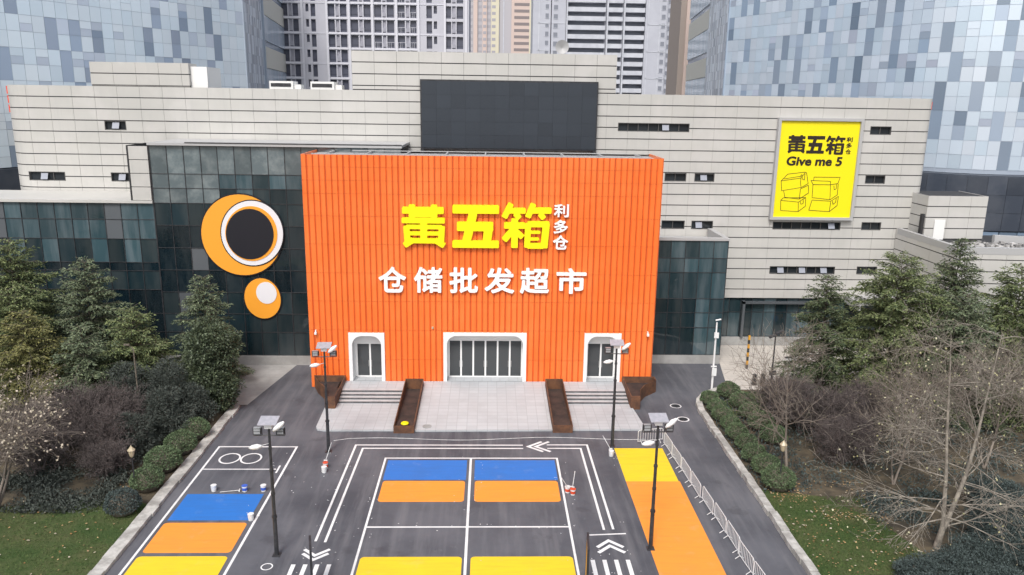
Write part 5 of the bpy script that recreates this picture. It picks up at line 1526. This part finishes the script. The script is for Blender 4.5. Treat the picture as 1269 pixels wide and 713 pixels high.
def box_ball(x, y, r, label, seed, m='box_leaf', flat=.86):
    """clipped round bush"""
    g = np.random.default_rng(seed); t = thing('round_bush', label, 'bush', (x, y, 0), group='clipped round bushes along the kerbs')
    n = int(3400 * r * r); d = rand_dirs(g, n); d[:, 2] = np.abs(d[:, 2]) * 1.15 - .18; d /= np.linalg.norm(d, axis=1)[:, None]
    lump = 1 + .05 * np.sin(d[:, 0] * 5 + seed) * np.sin(d[:, 1] * 5 + seed * 2) + .035 * np.sin(d[:, 2] * 9 + seed)
    rad = (r * lump * (.86 + .16 * g.random(n) ** .5)); C = np.array([x, y, r * flat * .72]) + d * rad[:, None] * np.array([1, 1, flat])
    D = d + g.normal(0, .75, (n, 3)); D /= np.linalg.norm(D, axis=1)[:, None]; k = C[:, 2] > 0; C, D = C[k], D[k]
    V, F = leaf_arrays(C, D, perp(g, D), g.uniform(.08, .15, len(C)), g.uniform(.05, .09, len(C)))
    np_mesh('foliage', V, F, M[m], t)
    mb = MB(); rows = [(-.6, .72), (-.2, .84), (.2, .85), (.55, .72), (.8, .42), (.88, .05)]
    mb.tube([(x, y, max(.0, r * flat * (.72 + a))) for a, b in rows], [b * r * .98 for a, b in rows], 12); mb.build('twig_core', M['bark'], t, True)
    return t

def grow(g, segs, tips, pos, d, L, r, lev, mx, wob=.16, up=.05, spread=(30, 62), shrink=(.5, .78), kids=(2, 4), rmin=.008):
    ns = max(3, int(4 + (2 if lev == 0 else 0))); p = np.array(pos, float); d = np.array(d, float)
    pr = r
    for i in range(ns):
        d = d + g.normal(0, wob, 3) * (.5 if lev == 0 else 1) + np.array([0, 0, up]); d /= np.linalg.norm(d)
        q = p + d * L / ns; r1 = max(rmin, r * (1 - .72 * (i + 1) / ns)); segs.append([*p, *q, pr, r1]); pr = r1; p = q
        if lev < mx and i >= (1 if lev == 0 else 0):
            for _ in range(int(g.integers(*kids)) if (lev > 0 or i > 1) else 1):
                a = R_(g.uniform(*spread)); ax_ = np.cross(d, rand_dirs(g, 1)[0]); ax_ /= np.linalg.norm(ax_)
                nd = d * math.cos(a) + ax_ * math.sin(a)
                grow(g, segs, tips, p, nd, L * g.uniform(*shrink) * (1 - .35 * i / ns), max(rmin, r1 * .72), lev + 1, mx, wob, up, spread, shrink, kids if lev < 1 else (1, 3), rmin)
    tips.append([*p, *d])

def bare_tree(name, x, y, stems, m, label, seed, mx=3, leaf=None, nleaf=0, group=None, k=4, rmin=.009, lsize=.16, **kw):
    g = np.random.default_rng(seed); t = thing(name, label, 'tree' if 'tree' in name else 'shrub', (x, y, 0), group=group); segs, tips = [], []
    for (dx, dy, dz, L, r) in stems:
        d = np.array([dx, dy, dz], float); d /= np.linalg.norm(d); grow(g, segs, tips, (x + dx * .12, y + dy * .12, 0), d, L, r, 0, mx, rmin=rmin, **kw)
    A = np.array(segs); big = (A[:, 6] > .03)
    if big.any(): seg_mesh('trunk', A[big], m, t, 7)
    seg_mesh('twigs', A[~big], m, t, 3)
    if leaf:
        T = np.array(tips); T = T[T[:, 2] > .3]; idx = g.integers(0, len(T), nleaf); C = T[idx, :3] + g.normal(0, .10, (nleaf, 3)); D = rand_dirs(g, nleaf); D[:, 2] -= .5; D /= np.linalg.norm(D, axis=1)[:, None]
        V, F = leaf_arrays(C, D, perp(g, D), g.uniform(.6, 1.2, nleaf) * lsize, g.uniform(.5, 1.0, nleaf) * lsize); np_mesh('dead_leaves', V, F, leaf, t)
    return t

# left side -----------------------------------------------------------
cedar(-39.0, 63.0, 13.7, 5.8, 'cedar', 'tall green cedar at the left edge, the tallest of the left cedars', 21)
cedar(-33.4, 63.5, 11.7, 5.5, 'cedar_grey', 'grey green cedar with feathery top in front of the dark glass, second from left', 22)
cedar(-35.0, 57.0, 9.2, 4.8, 'cedar_yellow', 'yellowish low cedar at the left edge below the tallest cedar', 23)
cedar(-24.6, 65.6, 10.0, 3.8, 'cedar_grey', 'grey green cedar below the round emblem with a narrow pointed top', 24)
cedar(-28.7, 60.8, 8.3, 4.8, 'cedar', 'low spreading cedar between the feathery one and the emblem cedar', 25)
cedar(-44.5, 66.5, 11.5, 4.0, 'cedar_dark', 'dark cedar half cut off at the far left edge of the view', 26)
cedar(-31.2, 57.8, 7.6, 4.4, 'cedar_grey', 'low grey green cedar rising behind the purple shrubs on the left', 27)
cedar(-37.6, 59.8, 10.4, 4.8, 'cedar', 'green cedar between the tallest left cedar and the yellowish one', 28)
leafy('broadleaf_tree', 'tree', -22.2, 60.2, 7.6, 2.5, 'broadleaf', 'dense dark broadleaf evergreen beside the grey pavement on the left', 31, n=20, dens=520, ll=.2, lw=.12)
for i, (x, y, h, r, lb) in enumerate([(-24.8, 57.6, 5.0, 2.4, 'big feathery grey green shrub left of the dense broadleaf tree'), (-24.0, 54.6, 4.0, 2.0, 'feathery grey green shrub behind the round bushes on the left'),
                                      (-27.2, 56.6, 5.2, 2.4, 'feathery grey green shrub before the low spreading cedar'), (-22.7, 57.0, 3.4, 1.5, 'small grey green shrub by the kerb under the broadleaf tree'),
                                      (-25.3, 51.6, 3.2, 1.7, 'grey green shrub behind the garden lantern on the left')]):
    leafy('evergreen_shrub', 'shrub', x, y, h, r, 'shrub_grey', lb, 40 + i, 'feathery grey shrubs on the left', n=16, dens=520, ll=.24, lw=.05, z0=.05)
for i, (x, y, r, lb) in enumerate([(-22.15, 49.3, 1.12, 'large clipped round bush left of the kerb, level with the white painted rings'), (-22.0, 52.0, 1.08, 'clipped round bush on the left, second from the broadleaf tree'),
                                   (-21.9, 54.5, 1.0, 'clipped round bush on the left nearest the broadleaf tree'), (-22.1, 46.6, 1.0, 'clipped round bush just right of the left garden lantern')]):
    box_ball(x, y, r, lb, 60 + i)
box_ball(-22.3, 43.6, 1.0, 'small bluish round bush at the edge of the left lawn below the lantern', 65, 'blue_shrub')
for i, (x, y, h, lb) in enumerate([(-29.2, 52.6, 5.6, 'bare purple grey shrub thicket, the largest on the left'), (-32.2, 51.6, 5.0, 'bare purple grey shrub behind the pale leaved tree'),
                                   (-26.6, 50.6, 4.6, 'bare purple grey shrub behind the left lawn and lantern'), (-30.0, 48.6, 4.2, 'bare purple grey shrub at the back edge of the left lawn'),
                                   (-27.6, 54.4, 5.2, 'bare purple grey shrub before the feathery shrubs'), (-25.6, 48.2, 3.0, 'low bare purple grey shrub between the left lantern and the lawn')]):
    st = [(math.cos(a) * .45, math.sin(a) * .45, 1, h * .55, .05) for a in np.linspace(0, 6, 7)]
    bare_tree('bare_shrub', x, y, st, M['twig_purple'], lb, 80 + i, mx=3, group='bare purple shrubs on the left', kids=(2, 4), rmin=.010, up=.03, wob=.2)
st = [(.15, .1, 1, 6.4, .12), (.35, -.3, 1, 5.6, .10), (-.1, .5, 1, 6.0, .10), (.3, .4, .9, 5.2, .09)]
bare_tree('magnolia_tree', -30.2, 44.0, st, M['twig_brown'], 'bare tree with pale cream leaves at the lower left corner', 95, mx=3, leaf=M['pale_leaf'], nleaf=1000, kids=(1, 3), rmin=.009, up=.02, lsize=.17, wob=.2)

# right side ----------------------------------------------------------
row = [(18.95, 61.5, .76), (19.05, 59.8, .72), (19.0, 58.0, .80), (19.15, 56.2, .74), (19.1, 54.4, .82), (19.25, 52.6, .78), (19.2, 50.8, .84), (19.35, 48.8, .94), (19.45, 46.7, 1.06)]
ordn = ['farthest', 'second farthest', 'third farthest', 'fourth farthest', 'middle', 'fourth nearest', 'third nearest', 'second nearest', 'nearest']
for i, (x, y, r) in enumerate(row): box_ball(x, y, r, 'clipped round bush, ' + ordn[i] + ' of the front row along the right kerb wall', 110 + i)
row2 = [(21.0, 62.9, .95), (21.4, 60.6, .92), (21.5, 58.4, .88), (21.6, 56.2, .98), (21.7, 53.8, .92)]
for i, (x, y, r) in enumerate(row2): box_ball(x, y, r, 'clipped round bush, ' + ['farthest', 'second farthest', 'middle', 'second nearest', 'nearest'][i] + ' of the back row behind the right kerb wall bushes', 130 + i)
cedar(29.2, 64.0, 11.0, 4.0, 'cedar_dark', 'slim dark cedar before the pale plaza, leftmost of the right cedars', 141)
cedar(34.3, 62.0, 13.1, 6.8, 'cedar', 'broad full cedar in the middle of the right planting bed', 142, .58)
cedar(40.4, 64.0, 14.3, 4.0, 'cedar_dark', 'narrow dark pointed cedar before the annex corner, tallest on the right', 143)
cedar(43.2, 60.0, 12.8, 5.8, 'cedar', 'green cedar at the right edge of the view', 144)
cedar(38.4, 59.0, 10.6, 5.2, 'cedar_grey', 'lower grey green cedar between the broad cedar and the narrow one', 145)
cedar(48.0, 62.5, 10.0, 4.0, 'cedar_dark', 'dark cedar mostly cut off at the far right edge of the view', 146)
for i, (x, y, h, lb) in enumerate([(24.3, 55.2, 5.2, 'dense bare purple grey shrub right of the thin bare tree'), (26.6, 54.2, 5.0, 'dense bare purple grey shrub behind the right lawn'),
                                   (28.8, 55.6, 5.0, 'dense bare purple grey shrub below the broad cedar'), (23.6, 58.4, 4.2, 'bare purple grey shrub behind the dark lamp pole'),
                                   (25.6, 50.4, 4.2, 'bare purple grey shrub at the back edge of the right lawn')]):
    st = [(math.cos(a) * .4, math.sin(a) * .4, 1, h * .55, .05) for a in np.linspace(0, 6, 7)]
    bare_tree('bare_shrub', x, y, st, M['twig_purple'], lb, 150 + i, mx=3, group='bare purple shrubs on the right', kids=(2, 4), rmin=.010, up=.04, wob=.2)
bare_tree('bare_tree', 20.9, 48.9, [(0, 0, 1, 7.2, .11)], M['twig_brown'], 'thin bare tree beside the right garden lantern', 160, mx=3, kids=(2, 4), rmin=.009, up=.05)
for i, (x, y, h, lb) in enumerate([(30.2, 51.0, 7.5, 'bare brown tree behind the big plane tree, on its left'), (35.4, 49.6, 8.5, 'bare brown tree behind the big plane tree, on its right'),
                                   (33.4, 54.0, 8.0, 'bare brown tree before the broad cedar on the right'), (41.0, 53.0, 8.0, 'bare brown tree at the right edge before the cedars'),
                                   (27.6, 47.2, 6.5, 'smaller bare brown tree at the back of the right lawn')]):
    bare_tree('bare_tree', x, y, [(.25, .1, 1, h * .72, .085), (-.3, .1, 1, h * .66, .075)], M['twig_brown'], lb, 170 + i, mx=3, leaf=M['green_leaf'], nleaf=60, group='bare brown trees on the right', kids=(2, 3), rmin=.009, up=.05, lsize=.15)

# the big plane tree at lower right: one short butt, two trunks, long drooping pale limbs
g = np.random.default_rng(205)
pt_ = thing('plane_tree', 'big bare pale plane tree with two trunks and long drooping limbs at lower right', 'tree', (26.2, 39.5, 0))
segs, tips = [], []
def trunk(pts, rad):
    P = [np.array(p, float) for p in pts]
    for a, b, ra, rb in zip(P, P[1:], rad, rad[1:]): segs.append([*a, *b, ra, rb])
trunk([(26.2, 39.5, 0), (26.3, 39.55, .7), (26.45, 39.6, 1.4)], [.24, .18, .16])
t1 = [(26.4, 39.6, 1.2), (26.35, 39.7, 2.8), (26.25, 39.8, 4.6), (26.1, 40.0, 6.6), (25.95, 40.1, 8.6), (25.85, 40.3, 10.8), (25.6, 40.3, 12.8)]
t2 = [(26.5, 39.6, 1.3), (27.1, 39.9, 2.7), (27.6, 40.1, 4.3), (28.0, 40.3, 6.2), (28.3, 40.5, 8.4), (28.55, 40.6, 10.6), (28.7, 40.6, 12.8)]
trunk(t1, [.14, .12, .10, .085, .065, .045, .02]); trunk(t2, [.15, .125, .105, .085, .065, .045, .02])
for tp, side in ((t1, -1), (t2, 1)):
    for i in range(1, 7):
        for _ in range(4):
            f = g.random(); a = np.array(tp[i - 1]) * (1 - f) + np.array(tp[i]) * f; az = g.normal(math.pi if side < 0 else 0, 1.25)
            d = np.array([math.cos(az), math.sin(az) * .9, g.uniform(.15, .75) if i > 2 else g.uniform(-.05, .45)]); d /= np.linalg.norm(d)
            grow(g, segs, tips, a, d, g.uniform(3.0, 5.6) * (1.15 - .09 * i), .050 - .004 * i, 1, 3, wob=.17, up=-.055, spread=(22, 58), shrink=(.42, .72), kids=(1, 3), rmin=.008)
A = np.array(segs); big = A[:, 6] > .045
seg_mesh('trunk', A[big], M['pale_bark'], pt_, 9); seg_mesh('limbs', A[~big], M['pale_bark'], pt_, 4)
T = np.array(tips); nl = 420; idx = g.integers(0, len(T), nl); C = T[idx, :3] + g.normal(0, .06, (nl, 3)); D = rand_dirs(g, nl); D[:, 2] -= .8; D /= np.linalg.norm(D, axis=1)[:, None]
V, F = leaf_arrays(C, D, perp(g, D), g.uniform(.09, .17, nl), g.uniform(.07, .13, nl)); np_mesh('dead_leaves', V, F, M['green_leaf'], pt_)

# spreading blue green shrubs at lower right
sp_ = [(23.6, 36.2, 1.1, 1.7), (25.6, 36.6, 1.3, 1.9), (27.8, 37.6, 1.5, 2.0), (29.8, 39.2, 1.7, 2.1), (31.6, 41.2, 1.8, 2.2), (30.2, 36.4, 1.6, 2.1), (27.2, 34.6, 1.4, 2.1), (33.2, 38.2, 1.8, 2.3), (32.6, 44.2, 1.7, 2.1), (24.4, 33.8, 1.2, 1.9)]
lbs = ['low blue green spreading shrub at the lawn end of the group, farthest left', 'low blue green spreading shrub just before the plane tree trunk', 'blue green spreading shrub right of the plane tree trunk', 'blue green spreading shrub under the right plane tree limbs',
       'blue green spreading shrub higher up the bed behind the plane tree', 'blue green spreading shrub at the lower right, middle of the group', 'blue green spreading shrub cut by the lower edge below the plane tree', 'blue green spreading shrub at the right edge of the view',
       'blue green spreading shrub farthest back at the right edge', 'low blue green spreading shrub in the lower corner of the right lawn']
for i, (x, y, h, r) in enumerate(sp_):
    leafy('spreading_shrub', 'shrub', x, y, h, r, 'blue_shrub', lbs[i], 220 + i, 'spreading blue green shrubs at lower right', n=20, dens=1100, ll=.11, lw=.05, z0=.1)

# undergrowth, grass and fallen leaves: uncountable, one object each
def stuff_leaves(name, pts, m, L, W, flat=.25, seed=3):
    g = np.random.default_rng(seed); C = np.array(pts, float); n = len(C); D = rand_dirs(g, n); D[:, 2] = D[:, 2] * flat + (.02 if flat < .5 else .45); D /= np.linalg.norm(D, axis=1)[:, None]
    V, F = leaf_arrays(C, D, perp(g, D) if flat > .5 else np.cross(D, np.array([[0, 0, 1.0]])), g.uniform(*L, n), g.uniform(*W, n)); o = np_mesh(name, V, F, m); o['kind'] = 'stuff'; return o
g = np.random.default_rng(300)
def scatter(n, x0, x1, y0, y1, z0, z1, patch=0.0):
    x, y = g.uniform(x0, x1, n), g.uniform(y0, y1, n); k = np.ones(n, bool)
    if patch: k = np.sin(x * 1.3 + y * .7) + np.sin(y * 1.1 - x * .6) + g.normal(0, .6, n) > patch
    return np.stack([x, y, z0 + (z1 - z0) * g.random(n) ** 2], 1)[k]
stuff_leaves('ground_cover', np.concatenate([scatter(20000, -42, -23.2, 46.5, 62, .02, .7, -.5), scatter(16000, -34, -24, 43.4, 48.5, .03, .55, -.4), scatter(9000, -38, -24.5, 60, 70, .02, .8)]), M['shrub_grey'], (.14, .3), (.06, .12), 1, 301)
stuff_leaves('ground_cover', np.concatenate([scatter(16000, 21.5, 44, 46.5, 64, .02, .7, -.3), scatter(5000, 24, 30, 41, 46, .02, .5, .1), scatter(3000, 18.3, 22, 46, 63, .02, .3, .0)]), M['blue_shrub'], (.14, .3), (.06, .12), 1, 302)
stuff_leaves('grass', np.concatenate([scatter(34000, -38, -21.15, 33, 44.4, .03, .06), scatter(24000, 18.2, 24.6, 33, 45.5, .03, .06), scatter(6000, 19.5, 27.5, 58.6, 64.3, .03, .06)]), M['grass'], (.07, .16), (.02, .04), 1, 303)
stuff_leaves('fallen_leaves', np.concatenate([scatter(160, -34, -21.3, 34, 46, .10, .14), scatter(900, 18.6, 25, 42.5, 47.5, .08, .14, .4), scatter(220, 18.3, 25, 34, 43, .10, .14), scatter(1800, -33, -23, 45, 49, .05, .1, .9)]), M['dry_leaf'], (.09, .18), (.07, .14), .25, 304)
stuff_leaves('fallen_leaves', np.concatenate([scatter(60, -34, -21.3, 34, 46, .10, .14), scatter(110, 18.4, 26, 34, 46, .10, .14)]), M['pale_leaf'], (.12, .22), (.1, .18), .25, 305)

def specks(n, boxes, seed):
    g = np.random.default_rng(seed); out = []
    for x0, y0, x1, y1 in boxes: out.append(np.stack([g.uniform(x0, x1, n), g.uniform(y0, y1, n), np.full(n, .012)], 1))
    return np.concatenate(out)
stuff_leaves('paint_specks', specks(14, [(-11, 40, -8.5, 53), (-7.8, 40, -6.6, 51), (4.4, 38, 5.8, 51), (5.6, 36.8, 8.6, 42.5), (-15, 42, -13.4, 52), (-2.2, 38, 0, 51.5), (-7, 41.5, 5, 42.4), (-11.2, 36.5, -8, 40), (9, 50, 9.5, 54), (-13, 46, -9, 52)], 77), M['white_paint'], (.04, .14), (.03, .08), .02, 306)
